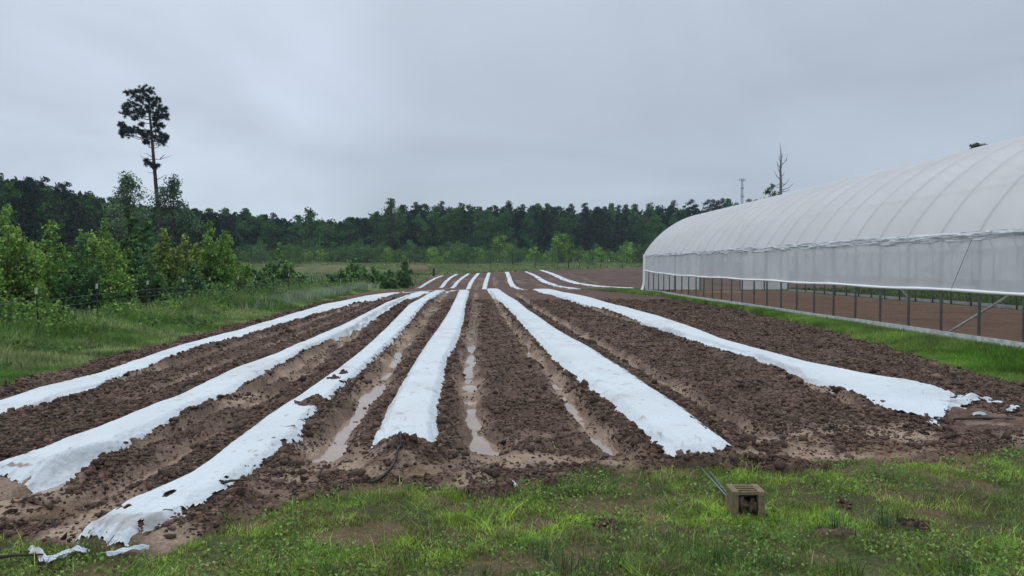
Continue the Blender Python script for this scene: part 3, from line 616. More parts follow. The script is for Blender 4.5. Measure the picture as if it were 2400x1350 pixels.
# ------------------------------------------------------------------ concrete block, pipe, hoses, sticks
q = hit(1757, 1222, 0); bz = tz(q[0], q[1])
blk = empty('concrete_block', (q[0], q[1] + .02, bz - .015), 'mossy hollow concrete block standing in the foreground grass', 'block')
blk.rotation_euler = (0, 0, R(-4))
wd, dp, hh = .205, .16, .19
mb = MB(); t = .042
mb.box((-wd / 2 + t / 2, dp / 2, hh / 2 - .001), (t, dp, hh - .03)); mb.box((wd / 2 - t / 2, dp / 2, hh / 2 - .001), (t, dp, hh - .03)); mb.box((0, dp - .02, hh / 2 - .004), (wd - 2 * t, .035, hh - .04))
mb2 = MB().box((0, dp / 2 + .002, .062), (wd - 2 * t - .004, dp - .05, .085))
ob = mb.build('body', M['concrete'], blk, False); bv = ob.modifiers.new('b', 'BEVEL'); bv.width = .007; bv.segments = 2
mb = MB(); zt = hh - .016                       # slotted top: bars left between the slots
for yc in (.008, .050, .092, .134, .155): mb.box((0, yc, zt + .004), (.118, .015 if yc < .15 else .012, .024))
for sx in (-1, 1): mb.box((sx * (.059 + (wd / 2 - .059) / 2), dp / 2, zt + .001), (wd / 2 - .059, dp + .006, .034))
ob = mb.build('top', M['concrete'], blk, False); bv = ob.modifiers.new('b', 'BEVEL'); bv.width = .005; bv.segments = 2
mb = MB()
mb = mb2
for k in range(9):
    a = random.uniform(-.055, .055); y0 = random.uniform(.0, .05); mb.tube([(a, y0, zt - .02 - random.uniform(0, .05)), (a + random.uniform(-.03, .03), y0 + .01, random.uniform(.0, .07))], [.016, random.uniform(.008, .018)], 6)
for k in range(14): 
    c = (random.uniform(-.06, .06), random.uniform(.0, .06), random.uniform(.0, .12)); mb.tube([Vector(c) - Vector((0, 0, .015)), c, Vector(c) + Vector((0, .0, .015))], [.008, random.uniform(.012, .022), .006], 6)
ob = mb.build('mud', M['mud'], blk)
MB().box((0, dp / 2 + .01, zt - .016), (.120, dp - .03, .010)).build('slot_shade', M['black'], blk, False)  # black slab under the bars, standing in for the shade inside the slots
p0 = hit(1643, 1094, .03); p1 = hit(1712, 1166, .06)
mb = MB(); mb.tube([(p0[0], p0[1], tz(*p0) + .02), ((p0[0] + p1[0]) / 2, (p0[1] + p1[1]) / 2, (tz(*p0) + tz(*p1)) / 2 + .03), (p1[0], p1[1], tz(*p1) + .035)], .006, 8)
mb.tube([(p0[0] + .03, p0[1] - .12, tz(*p0) + .025), (p1[0] + .022, p1[1], tz(*p1) + .03)], .005, 6)
tag(mb.build('pipe', mat('pipe_grey', (.15, .18, .19), rough=.5, metal=.3)), 'thin grey metal pipe lying in the grass pointing at the concrete block', 'pipe')
def hose(pts, r, label, dz=.02):
    P3 = [hit(x, y, .03) for x, y in pts]; s = np.linspace(0, len(P3) - 1, 24); xs = np.interp(s, range(len(P3)), [p[0] for p in P3]); ys = np.interp(s, range(len(P3)), [p[1] for p in P3])
    zs, _, _ = terrain(xs, ys, False)
    tag(MB().tube([(a, b, c + dz) for a, b, c in zip(xs, ys, zs)], r, 6).build('hose', M['black']), label, 'hose')
hose([(932, 1058), (940, 1075), (938, 1092), (922, 1107), (895, 1122), (868, 1134)], .011, 'black drip hose curling out of the soil mound below the middle cover', .03)
hose([(2190, 990), (2240, 982), (2300, 980), (2350, 981), (2440, 984)], .013, 'black drip hose running to the right edge from the torn cover', .035)
for i, (px, py, L_, a, lab) in enumerate([(540, 1137, .16, .3, 'dark broken stick beside the edge of the fanned cover'), (30, 1292, .28, .1, 'dark twig lying at the bottom left corner'), (1665, 772, .5, .5, 'bent dark stem lying on the right cover')]):
    q = hit(px, py, .08); z = tz(q[0], q[1]) + (.05 if i < 2 else .04)
    tag(MB().tube([(q[0] - L_ / 2, q[1] - a * L_, z), (q[0], q[1], z + .015), (q[0] + L_ / 2, q[1] + a * L_, z + .005)], [.012, .010, .005], 6).build('stick', M['wood']), lab, 'stick')

# ------------------------------------------------------------------ vegetation builders
def leaf_arrays(P, size, rg, cols, droop=0.0, asp=.62, nrm=None):
    """folded diamond leaves at P; returns V, F, C"""
    n = len(P); size = np.broadcast_to(size, n)
    d = rg.normal(size=(n, 3)); d[:, 2] -= droop; d /= np.linalg.norm(d, axis=1)[:, None]
    e = rg.normal(size=(n, 3)); e -= d * (e * d).sum(1)[:, None]; e /= np.linalg.norm(e, axis=1)[:, None]
    f = np.cross(d, e); s = size[:, None]
    v = np.stack([P - d * s * .5, P + e * s * .5 * asp + f * s * .12, P + d * s * .5, P - e * s * .5 * asp + f * s * .12], 1).reshape(-1, 3)
    k = np.arange(n) * 4; F_ = np.stack([np.stack([k, k + 1, k + 2], 1), np.stack([k, k + 2, k + 3], 1)], 1).reshape(-1, 3)
    return v, F_, np.repeat(cols, 4, 0)
def colmix(n, rg, stops, jit=.18):
    s = np.array(stops); t = rg.random(n) * (len(s) - 1); i = np.clip(t.astype(int), 0, len(s) - 2); f = (t - i)[:, None]
    return (s[i] * (1 - f) + s[i + 1] * f) * (1 + jit * rg.normal(size=(n, 1))).clip(.4, 1.8)
DARKG = [(.016, .036, .018), (.024, .050, .022), (.036, .068, .028)]
PINEG = [(.012, .028, .020), (.018, .040, .026), (.026, .052, .030)]
MIDG = [(.038, .092, .030), (.066, .142, .042), (.11, .20, .06)]
LITG = [(.065, .15, .026), (.14, .27, .045), (.27, .42, .09)]
YELG = [(.075, .15, .028), (.14, .24, .045), (.27, .33, .08)]
class Blob:
    def __init__(s): s.V = []; s.F = []; s.C = []; s.n = 0
    def add(s, v, f, c): s.V.append(v); s.F.append(f + s.n); s.C.append(c); s.n += len(v)
    def mesh(s, name, m): return raw_mesh(name, np.vstack(s.V), [np.vstack(s.F)], m, col=np.vstack(s.C))
def broad_tree(seed, H, Wd, n, leaf, pal, low=.12, nb=26, airy=False):
    rg = np.random.default_rng(seed); B_ = Blob(); tr = MB()
    tr.tube([(0, 0, -.3), (rg.normal() * .1, rg.normal() * .1, H * .4), (rg.normal() * .3, rg.normal() * .3, H * .88)], [H * .017, H * .012, H * .003], 6)
    for b in range(nb):
        f = low + (1 - low) * (b + rg.random()) / nb; prof = math.sin(min(1, (f - low) / (1 - low) * .80 + .22) * math.pi) ** .7
        a = rg.random() * 6.28; rad = Wd / 2 * prof * (rg.random() ** .5) * .85; c = np.array([math.cos(a) * rad, math.sin(a) * rad, H * f * .94])
        br = Wd * rg.uniform(.12, .23) * (.7 if f > .85 else 1)
        tr.tube([(0, 0, c[2] * .72), tuple(c * [.55, .55, .9]), tuple(c)], [H * .005, H * .003, H * .001], 4, False)
        m = n // nb; p = rg.normal(size=(m, 3)); p /= np.linalg.norm(p, axis=1)[:, None]; p *= (rg.random((m, 1)) ** (.35 if not airy else .7)) * br * [1, 1, .75]
        shade = 1 + .25 * rg.normal()
        v, F_, C_ = leaf_arrays(c + p, leaf * rg.uniform(.6, 1.3, m), rg, colmix(m, rg, pal) * max(.5, shade), droop=.8 if airy else .1)
        B_.add(v, F_, C_)
    return tr.mesh('trunk', M['bark']), B_.mesh('crown', M['far_leaf'] if leaf > .2 else M['leaf'])
def pine_tree(seed, H, Wd, n, leaf, low=.35, pal=PINEG):
    rg = np.random.default_rng(seed); B_ = Blob(); tr = MB(); lx, ly = rg.normal(size=2) * .25
    tr.tube([(0, 0, -.3), (lx * .5, ly * .5, H * .5), (lx, ly, H * .98)], [H * .013, H * .009, H * .002], 6)
    nb = 34
    for b in range(nb):
        f = low + (1 - low) * (b + rg.random() * .8) / nb; g = (f - low) / (1 - low); prof = (1 - g ** 2.2) * (.55 + .45 * g) + .12
        a = rg.random() * 6.28; rad = Wd / 2 * prof * rg.uniform(.35, 1); c = np.array([lx * f + math.cos(a) * rad, ly * f + math.sin(a) * rad, H * f + rad * .18])
        tr.tube([(lx * f, ly * f, H * f - .3), tuple(c)], [H * .003, H * .0012], 4, False)
        m = n // nb; br = Wd * rg.uniform(.09, .15); p = rg.normal(size=(m, 3)); p /= np.linalg.norm(p, axis=1)[:, None]; p *= rg.random((m, 1)) ** .4 * br * [1.1, 1.1, .6]
        v, F_, C_ = leaf_arrays(c + p, leaf * rg.uniform(.6, 1.3, m), rg, colmix(m, rg, pal), asp=.4); B_.add(v, F_, C_)
    return tr.mesh('trunk', M['bark']), B_.mesh('crown', M['far_leaf'])
def place(name, meshes, loc, label, cat, group=None, s=1.0, rz=0, sz=None):
    o = empty(name, loc, label, cat, group); o.scale = (s, s, sz if sz else s); o.rotation_euler = (0, 0, rz)
    for nm, me in meshes: link(nm, me, o)
    return o

# ------------------------------------------------------------------ the woods
SKYL = [(-300, 372), (-100, 385), (0, 398), (80, 408), (150, 428), (250, 450), (350, 468), (450, 480), (560, 488), (650, 496), (700, 503), (760, 503), (850, 497), (900, 478), (950, 470), (1000, 474), (1150, 466), (1300, 472), (1450, 473), (1600, 470), (1700, 466), (1780, 462), (1850, 458), (2000, 458), (2500, 458), (2900, 458)]
SX = [p[0] for p in SKYL]; SY = [p[1] for p in SKYL]
def wood_depth(px): return float(np.interp(px, [-300, 0, 300, 600, 900, 1300, 1700, 2400, 2900], [85, 100, 120, 150, 172, 180, 195, 220, 240]))
FT = [broad_tree(100 + i, 17, 8.5, 2600, .50, (DARKG, MIDG, MIDG)[i % 3], nb=30) for i in range(6)]
FP = [pine_tree(200 + i, 18, 6.5, 2000, .46, low=.30) for i in range(5)]
GRP = {'l': 'dense trees of the left woods', 'm': 'dense trees of the woods behind the meadow', 'r': 'dense trees of the woods behind the greenhouse'}
cnt = 0
px = -280.0
while px < 2700:
    for row in range(2):
        x = px + random.uniform(-12, 12) + row * 16; Y = wood_depth(x) + row * 9 + random.uniform(-3, 3)
        sy = np.interp(x, SX, SY) + random.choice([0, 3, 6, 10, 16, -5]) + (8 if row == 0 else 0) + abs(random.gauss(0, 5))
        pt = at(x, sy, Y); gzv = tz(pt.x, Y); Hh = pt.z - gzv
        pine = random.random() < (.55 if (x < 300 or x > 1150) else .25)
        me = random.choice(FP if pine else FT); base = 18 if pine else 17
        z_ = 'l' if x < 620 else ('m' if x < 1500 else 'r')
        place_l = {'l': 'in the dark woods at the left, beyond the fence', 'm': 'in the woods behind the meadow', 'r': 'in the woods behind the greenhouse'}[z_]
        place('pine_tree' if pine else 'broadleaf_tree', (('trunk', me[0]), ('crown', me[1])), (pt.x, Y, gzv),
              ('dark needled pine ' if pine else 'dark green round-crowned tree ') + place_l, 'tree', GRP[z_], s=max(.75, Hh / base * .95), rz=random.random() * 6.28, sz=Hh / base)
        cnt += 1
    px += 21 if px > 300 else 27
# far-off mass behind them: one object
rg = np.random.default_rng(5); Bf = Blob()
for i in range(420):
    x = -320 + 3100 * i / 420 + rg.normal() * 5; Y = wood_depth(x) + 16 + rg.uniform(0, 14); sy = np.interp(x, SX, SY) + rg.uniform(10, 26); pt = at(x, sy, Y); g = tz(pt.x, Y); Hh = pt.z - g
    m = 330; p = rg.normal(size=(m, 3)); p /= np.linalg.norm(p, axis=1)[:, None]; p *= rg.random((m, 1)) ** .4 * [3.2, 2.2, Hh * .5]; p += [pt.x, Y, g + Hh * .5]
    v, F_, C_ = leaf_arrays(p, rg.uniform(.9, 1.6, m), rg, colmix(m, rg, DARKG)); Bf.add(v, F_, C_)
tag(link('forest', Bf.mesh('forest', M['far_leaf'])), kind='stuff')
tag(bpy.data.objects['forest'], label='far-off dark mass of the woods behind the front rows of trees')

# understorey shrubs at the foot of the woods
SHG = [(.05, .115, .035), (.085, .17, .05), (.13, .23, .075)]
SB = [broad_tree(300 + i, 3.2, 3.4, 1100, .17, (SHG, SHG, LITG, SHG)[i % 4], low=.03, nb=18) for i in range(5)]
px = 560.0; k = 0
while px < 1560:
    Y = random.uniform(122, 150) - (10 if random.random() < .3 else 0); pt = at(px, 615, Y); g = tz(pt.x, Y); s = random.uniform(.55, 1.1) * (1.35 if random.random() < .15 else 1)
    me = random.choice(SB)
    place('shrub', (('stems', me[0]), ('foliage', me[1])), (pt.x, Y, g), 'mid green shrub in the scrubby band at the foot of the woods', 'shrub', 'shrubs at the foot of the woods', s=s, rz=random.random() * 6.28)
    px += random.uniform(4.5, 8.5); k += 1
for (x, yt, Y, lab) in ((1170, 545, 132, 'broad bush taller than the scrub around it, left of the slim young tree'), (1310, 540, 128, 'rounded bush right behind the slim young tree'), (845, 560, 128, 'wide dark bush above the tan mound'), (1010, 575, 130, 'pale pointed bush standing in the scrub band'), (1470, 562, 130, 'bushy sapling in the scrub near the greenhouse corner')):
    pt = at(x, yt, Y); g = tz(pt.x, Y); s = (pt.z - g) / 3.2; me = SB[int(x) % 4]
    place('bush', (('stems', me[0]), ('foliage', me[1])), (pt.x, Y, g), lab, 'bush', s=s)

# individual trees
me = broad_tree(401, 12.4, 8, 2600, .34, MIDG, nb=26)
pt = at(1540, 500, 150); g = tz(pt.x, 150); place('broadleaf_tree', (('trunk', me[0]), ('crown', me[1])), (pt.x, 150, g), 'lighter green round tree beside the far corner of the greenhouse', 'tree', s=(pt.z - g) / 12.4)
for (x, yt, Y, wd_, sd_, lab, low) in ((298, 398, 74, 5.8, 402, 'airy drooping tree just left of the tall lone pine', .25), (405, 408, 78, 6.4, 403, 'airy drooping tree just right of the tall lone pine', .25),
                                    (722, 484, 150, 7, 404, 'pale leaved tree rising above the woods, left of the skyline dip', .3), (918, 458, 168, 8, 405, 'open-crowned tree standing tallest at the skyline step', .35)):
    pt = at(x, yt, Y); g = tz(pt.x, Y); Hh = pt.z - g
    me = broad_tree(sd_, Hh, wd_, 5200 if Y < 100 else 1800, .24 if Y < 100 else .42, [(.075, .135, .07), (.13, .20, .10)] if Y < 100 else MIDG, low=low, nb=34, airy=True)
    place('broadleaf_tree', (('trunk', me[0]), ('crown', me[1])), (pt.x, Y, g), lab, 'tree')
# slim young tree in the meadow
pt = at(1333, 553, 98); g = tz(pt.x, 98); Hh = pt.z - g
me = broad_tree(410, Hh, 2.1, 900, .17, LITG, low=.32, nb=16); place('young_tree', (('trunk', me[0]), ('crown', me[1])), (pt.x, 98, g), 'slim yellow-green young tree standing alone at the edge of the brown field', 'tree', s=1.0)

# tall lone pine: trunk, clumped needle crown
YP = 85.0
def zc_(x, y): return 240 + x / 3.553, 180 + y / 3.553
tp = [(377, 600), (372, 500), (366, 440), (359, 360), (354, 300), (350, 260), (347, 222)]
pb = at(377, 600, YP); gzp = tz(pb.x, YP); pine = empty('pine_tree', (pb.x, YP, gzp), 'very tall lone pine with bare leaning trunk and tufted crown', 'tree'); pl = pine.location.copy()
TP = [at(x, y, YP) - pl for x, y in tp]; TP[0].z = -.3
tr = MB().tube(TP, [.27, .24, .21, .17, .13, .10, .04], 10)
clus = [(250, 125, 9), (235, 150, 7), (300, 115, 9), (345, 115, 9), (330, 165, 11), (370, 160, 10), (400, 125, 8), (455, 185, 8), (395, 200, 10), (300, 190, 10), (235, 240, 9), (190, 250, 8), (185, 285, 9), (215, 305, 7), (275, 250, 10), (285, 285, 9), (350, 245, 12), (395, 255, 11), (430, 240, 10), (480, 250, 9), (500, 275, 8), (470, 310, 9), (500, 335, 8), (440, 320, 9), (450, 355, 8), (530, 335, 6), (380, 300, 9), (320, 310, 7), (270, 340, 5), (145, 395, 8), (180, 425, 8), (215, 435, 8), (255, 445, 8), (230, 470, 7), (175, 475, 7), (165, 460, 6), (290, 455, 7), (330, 470, 7), (355, 500, 6), (375, 545, 5), (385, 475, 7), (320, 400, 4), (450, 420, 8), (490, 405, 8), (460, 455, 8), (510, 495, 8), (480, 525, 8), (500, 545, 6), (540, 510, 7), (440, 495, 7), (360, 545, 4), (370, 712, 6), (400, 725, 6), (425, 745, 5), (460, 742, 4)]
rg = np.random.default_rng(77); Bp = Blob(); ti = sorted(range(len(tp)), key=lambda i: -tp[i][1])
for (cx, cy, cr_) in clus:
    x, y = zc_(cx, cy); dY = rg.uniform(-1.6, 1.6); P = at(x, y, YP + dY) - pl; rad = cr_ * YP / F * 1.2
    tx = float(np.interp(y + 14, [p[1] for p in tp][::-1], [p[0] for p in tp][::-1])); ty = min(max(y + 14, 232), 560); T = at(tx, ty, YP) - pl
    midp = (T + P) / 2 + Vector((0, 0, -.25)); tr.tube([T, midp, P], [.05, .035, .015], 5, False)
    for sub in range(13):
        o = rg.normal(size=3) * rad * .5 * [1, 1, .8]; m = 42; c = np.array(P) + o
        d = rg.normal(size=(m, 3)); d[:, 2] += .5; d /= np.linalg.norm(d, axis=1)[:, None]; e = np.cross(d, rg.normal(size=(m, 3))); e /= np.linalg.norm(e, axis=1)[:, None]
        Ln = .34 * rg.uniform(.6, 1.1, (m, 1)); v = np.stack([c - e * .03, c + e * .03, c + d * Ln], 1).reshape(-1, 3); k = np.arange(m) * 3
        Bp.add(v, np.stack([k, k + 1, k + 2], 1), np.repeat(colmix(m, rg, PINEG), 3, 0))
for (a, b, c, d, e, f) in ((415, 670, 380, 645, 350, 632), (415, 690, 350, 680, 305, 655), (430, 685, 480, 688, 580, 655), (480, 685, 505, 660, 525, 645), (455, 855, 490, 840, 525, 815), (425, 800, 400, 800, 370, 790), (440, 520, 500, 545, 555, 590)):
    tr.tube([at(*zc_(a, b), YP) - pl, at(*zc_(c, d), YP - .5) - pl, at(*zc_(e, f), YP - .8) - pl], [.05, .03, .012], 4, False)
tr.build('trunk', M['bark'], pine); link('crown', Bp.mesh('crown', M['far_leaf']), pine)

# dead snag and the leafy tree at its foot
YD = 120.0; pd = at(1832, 470, YD); gd = tz(pd.x, YD); sn = empty('dead_tree', (pd.x, YD, gd), 'tall bare dead tree rising behind the greenhouse roof', 'tree'); sl = sn.location.copy()
tr = MB(); tr.tube([Vector((0, 0, -.3))] + [at(x, y, YD) - sl for x, y in ((1830, 455), (1830, 420), (1829, 395), (1831, 370), (1830, 355), (1829, 336))], [.32, .24, .19, .15, .11, .07, .02], 7)
rg = np.random.default_rng(9)
for (x0, y0, x1, y1) in ((1831, 386, 1843, 372), (1842, 378, 1845, 365), (1829, 378, 1825, 362), (1828, 420, 1814, 400), (1828, 405, 1822, 385), (1833, 412, 1839, 402), (1832, 438, 1850, 418), (1832, 430, 1845, 428), (1834, 445, 1860, 430), (1833, 448, 1852, 443), (1828, 430, 1812, 432), (1829, 400, 1834, 380), (1829, 392, 1820, 378), (1828, 440, 1806, 428), (1831, 370, 1835, 360)):
    a = at(x0, y0, YD) - sl; b = at(x1, y1, YD + rg.uniform(-2, 2)) - sl; m = (a + b) / 2 + Vector((0, 0, -.25)); tr.tube([a, m, b], [.07, .05, .02], 4, False)
tr.build('trunk', M['dead'], sn)
pt = at(1805, 424, 118); g = tz(pt.x, 118); me = broad_tree(420, pt.z - g, 6.2, 1500, .34, MIDG, low=.3, nb=24, airy=True)
place('broadleaf_tree', (('trunk', me[0]), ('crown', me[1])), (pt.x + .4, 118, g), 'leafy green tree at the foot of the bare dead tree', 'tree')
pt = at(2291, 338, 62); g = tz(pt.x, 62); me = pine_tree(421, pt.z - g, 3.6, 3800, .25, low=.5)
place('pine_tree', (('trunk', me[0]), ('crown', me[1])), (pt.x, 62, g), 'dark pine top just showing above the greenhouse ridge', 'tree')

# cell tower far off
YT = 520.0; pt = at(1739, 470, YT); gt = 3.0; top = at(1739, 418, YT).z; tw = empty('radio_tower', (pt.x, YT, gt), 'thin far-off lattice communications tower above the treeline', 'tower'); Ht = top - gt
mb = MB(); wb, wt = 2.2, 1.0
for sx in (-1, 1):
    for sy in (-1, 1): mb.tube([(sx * wb / 2, sy * wb / 2, 0), (sx * wt / 2, sy * wt / 2, Ht)], .11, 5)
for i in range(22):
    z0 = Ht * i / 22; z1 = Ht * (i + 1) / 22; w0 = wb + (wt - wb) * i / 22; w1 = wb + (wt - wb) * (i + 1) / 22
    for sy in (-1, 1): mb.tube([(-w0 / 2, sy * w0 / 2, z0), (w1 / 2, sy * w1 / 2, z1)], .08, 4, False); mb.tube([(w0 / 2, sy * w0 / 2, z0), (-w1 / 2, sy * w1 / 2, z1)], .08, 4, False)
mb.build('mast', M['tower'], tw)
for zz, wr in ((Ht - 1.2, 2.6), (Ht - 7, 1.2), (Ht - 13, 1.2)):
    mb = MB(); mb.box((0, 0, zz), (wr * 1.6, 1.2, .25))
    for sx in (-1, -.33, .33, 1): mb.box((sx * wr * .8, -.4, zz), (.35, .3, 2.0 if wr > 2 else 1.2))
    mb.build('antenna', M['tower'], tw, False)

# ------------------------------------------------------------------ saplings behind the left fence
def sapling(seed, H, Wd, pal, nlead=5, tw_=26, leaf=.11, dens=1.0):
    rg = np.random.default_rng(seed); B_ = Blob(); tr = MB()
    for ld in range(nlead):
        a = rg.random() * 6.28; rad = Wd * .5 * (0 if ld == 0 else rg.uniform(.2, .6)); hx = H * (1 if ld == 0 else rg.uniform(.5, .9))
        b0 = np.array([math.cos(a) * rad * .3, math.sin(a) * rad * .3, 0]); t0 = np.array([math.cos(a) * rad, math.sin(a) * rad, hx])
        tr.tube([tuple(b0 - [0, 0, .1]), tuple((b0 + t0) / 2 + rg.normal(size=3) * .05), tuple(t0)], [.025, .016, .005], 5)
        for k in range(tw_):
            f = .08 + .92 * (k + rg.random()) / tw_; p0 = b0 + (t0 - b0) * f; ang = rg.random() * 6.28; ln = Wd * .24 * (1 - f) ** .75 * rg.uniform(.6, 1.15) + .05
            d = np.array([math.cos(ang), math.sin(ang), rg.uniform(.2, .75)]); p1 = p0 + d * ln
            tr.tube([tuple(p0), tuple(p1)], [.007, .003], 3, False)
            m = int((16 + 46 * ln) * dens); s = rg.random(m) ** .6; pp = p0 + (p1 - p0) * s[:, None] + rg.normal(size=(m, 3)) * (.05 + .07 * ln)
            cc = colmix(m, rg, pal) * (1 + .22 * rg.normal()) ; tipf = (s > .8)[:, None] * .35 * (f > .5)
            v, F_, C_ = leaf_arrays(pp, leaf * rg.uniform(.6, 1.25, m), rg, np.clip(cc * (1 + tipf), .01, .5), droop=.35, asp=.85); B_.add(v, F_, C_)
    return tr.mesh('stems', M['bark']), B_.mesh('foliage', M['leaf'])
LITG2 = [(.055, .125, .035), (.09, .18, .05), (.15, .26, .075)]
SAP = [ # px, top y, Y, width, palette, label
    (12, 486, 15.5, 1.9, LITG, 'tall bright green sapling cut by the left edge of the view'),
    (-60, 500, 13.5, 2.0, LITG, 'sapling clump at the far left, half outside the view'),
    (60, 565, 15.5, 1.7, LITG, 'low yellow-green bush in front of the tall leftmost sapling'),
    (120, 520, 19.0, 2.3, LITG, 'pointed green sapling, second from the left behind the fence'),
    (190, 560, 18.5, 2.0, MIDG, 'dark low bush between the first and second pointed saplings'),
    (243, 518, 20.0, 2.2, LITG, 'pointed green sapling behind the second fence post'),
    (285, 610, 18.5, 1.6, LITG, 'bright bush low behind the fence between the second and third posts'),
    (300, 490, 32.0, 4.4, MIDG, 'dusky green taller tree standing behind the row of saplings'),
    (352, 560, 30.0, 3.0, MIDG, 'dusky green bush below the tall lone pine'),
    (385, 540, 22.5, 1.7, YELG, 'reddish-yellow tipped sapling right of the third fence post'),
    (430, 558, 23.5, 1.9, YELG, 'olive sapling just left of the tallest right-hand sapling'),
    (350, 600, 20.5, 1.6, MIDG, 'dark green bush directly behind the third fence post'),
    (490, 522, 26.0, 2.6, LITG, 'sharply pointed sapling at the right end of the sapling row'),
    (535, 562, 27.5, 2.3, LITG, 'leafy sapling on the right flank of the sharply pointed one'),
    (160, 575, 24.0, 2.6, MIDG, 'shadowed green bush filling the gap behind the second fence post'),
    (85, 590, 20.0, 2.2, LITG, 'mid height leafy bush right behind the first fence post'),
    (215, 545, 26.0, 2.6, LITG, 'leafy sapling with a blunt top in the middle of the sapling row'),
    (265, 560, 25.0, 2.3, LITG, 'leafy sapling right of the blunt-topped one'),
    (320, 585, 25.0, 2.4, MIDG, 'dark leafy bush left of the reddish-yellow sapling'),
    (405, 600, 24.0, 2.2, MIDG, 'dark leafy bush between the two yellowish saplings'),
    (460, 575, 27.0, 2.2, LITG, 'narrow sapling on the left flank of the sharply pointed one'),
    (548, 600, 30.0, 2.2, LITG, 'low bright bush at the foot of the sharply pointed sapling'),
    (600, 640, 38.0, 2.6, MIDG, 'small bush among the far fence posts'),
    (455, 625, 22.0, 1.9, MIDG, 'low dark bush behind the fourth and fifth fence posts'),
    (575, 625, 32.0, 2.0, MIDG, 'low bush past the right end of the sapling row'),
    (655, 585, 52.0, 4.2, LITG2, 'round bush standing alone at the left end of the tan mound'),
    (620, 630, 44.0, 3.0, LITG2, 'spreading low bush left of the round lone bush'),
    (700, 638, 50.0, 2.6, LITG2, 'small weed bush in front of the tan mound'),
    (830, 600, 58.0, 4.0, LITG2, 'dark bush in front of the mound, left of the rail fence'),
    (800, 632, 56.0, 3.6, LITG2, 'low tangle of bush left of the dark bush'),
    (872, 628, 55.0, 3.4, LITG2, 'low bush between the dark bush and the round one by the rail fence'),
    (948, 602, 58.0, 2.6, LITG2, 'round bush beside the wooden rail fence'),
    (915, 634, 54.0, 2.8, LITG2, 'low spreading bush at the foot of the round one by the rail fence'),
]
for i, (x, yt, Y, wd_, pal, lab) in enumerate(SAP):
    if Y < 36: wd_ *= 1.18; Y = Y * 1.16
    pt = at(x, yt, Y); g = tz(pt.x, Y) - .05; Hh = max(.9, pt.z - g)
    near = Y < 36; me = sapling(500 + i, Hh, wd_, pal, nlead=(7 if near else 6), tw_=22 if near else 16, leaf=.078 if Y < 24 else (.10 if near and Y < 42 else .20), dens=1.75 if Y < 42 else .6)
    place('bush' if ('bush' in lab) else 'sapling', (('stems', me[0]), ('foliage', me[1])), (pt.x, Y, g), lab, 'bush' if 'bush' in lab else 'sapling')

# ------------------------------------------------------------------ loose lumps of wet soil on the beds and banks
def cover_u(X, Y):
    U = np.full(len(X), 9.0)
    for key, (l, r) in EDGE.items():
        if key[0] != 'n': continue
        y0 = min(l[:, 1].min(), r[:, 1].min()) - .02; y1 = max(l[:, 1].max(), r[:, 1].max()); m = (Y > y0) & (Y < y1)
        xl = xat(l, Y[m]); xr = xat(r, Y[m]); U[m] = np.minimum(U[m], np.abs(X[m] - (xl + xr) / 2) / np.maximum((xr - xl) / 2, .1))
    return U
n = 520000; Y = np.exp(rng.uniform(math.log(4.2), math.log(34), n)); X = rng.uniform(-1, 1, n) * np.minimum(9.5, Y * .80)
S, ghm = soil_mask(X, Y); bm = np.zeros(n)
for bx, by, sx, sy, h in BUMPW: bm = np.maximum(bm, sst(np.exp(-((X - bx) / sx) ** 2 - ((Y - by) / sy) ** 2), .15, .5))
S = np.maximum(S, bm)
U = cover_u(X, Y); pd = np.zeros(n)
for poly, w, d, wet in FW: pd = np.maximum(pd, (.75 + .25 * sst(fbm(X, Y, .3, 3, 87), -.3, .1)) * np.exp(-((X - xat(poly, Y)) / (w * 1.45)) ** 4) * (Y > poly[:, 1].min() - .3))
yf = np.interp(X, FRONT[:, 0], FRONT[:, 1]); hl = (1 - sst(Y - yf, .5, 1.5)) * (1 - bm)
den = S * ((U > .93) | (bm > .35)) * (1 - .93 * pd) * (1 - .85 * hl * sst(fbm(X, Y * 1.6, .55, 4, 91), -.2, .12)) * (.35 + .65 * sst(fbm(X, Y, .45, 3, 88), -.35, .25)) * (~ghm)
bank = np.exp(-((U - 1.2) / .3) ** 2); kp = rng.random(n) < den * (.62 + .38 * bank) * np.minimum(1, .35 + np.abs(X) / (Y * .45) * .65 + .3)
X = X[kp]; Y = Y[kp]; bank = bank[kp]; n = len(X); Z, _, _ = terrain(X, Y, True)
ph_ = (1 + 5 ** .5) / 2
ico = np.array([(-1, ph_, 0), (1, ph_, 0), (-1, -ph_, 0), (1, -ph_, 0), (0, -1, ph_), (0, 1, ph_), (0, -1, -ph_), (0, 1, -ph_), (ph_, 0, -1), (ph_, 0, 1), (-ph_, 0, -1), (-ph_, 0, 1)]) / 1.9
icf = np.array([(0, 11, 5), (0, 5, 1), (0, 1, 7), (0, 7, 10), (0, 10, 11), (1, 5, 9), (5, 11, 4), (11, 10, 2), (10, 7, 6), (7, 1, 8), (3, 9, 4), (3, 4, 2), (3, 2, 6), (3, 6, 8), (3, 8, 9), (4, 9, 5), (2, 4, 11), (6, 2, 10), (8, 6, 7), (9, 8, 1)])
sz = (.0045 + .0065 * rng.random(n) ** 1.5 + .016 * (rng.random(n) < .07 + .08 * bank) * rng.random(n) + .022 * (rng.random(n) < .006)) * (1 + Y * .05)
Vc = ico[None] * (1 + .36 * rng.normal(size=(n, 12, 1))); sc3 = sz[:, None, None] * np.stack([rng.uniform(.8, 1.4, n), rng.uniform(.8, 1.3, n), rng.uniform(.6, 1.0, n)], 1)[:, None]
Vc = Vc * sc3; a = rng.random(n) * 6.283; ca, sa = np.cos(a)[:, None], np.sin(a)[:, None]
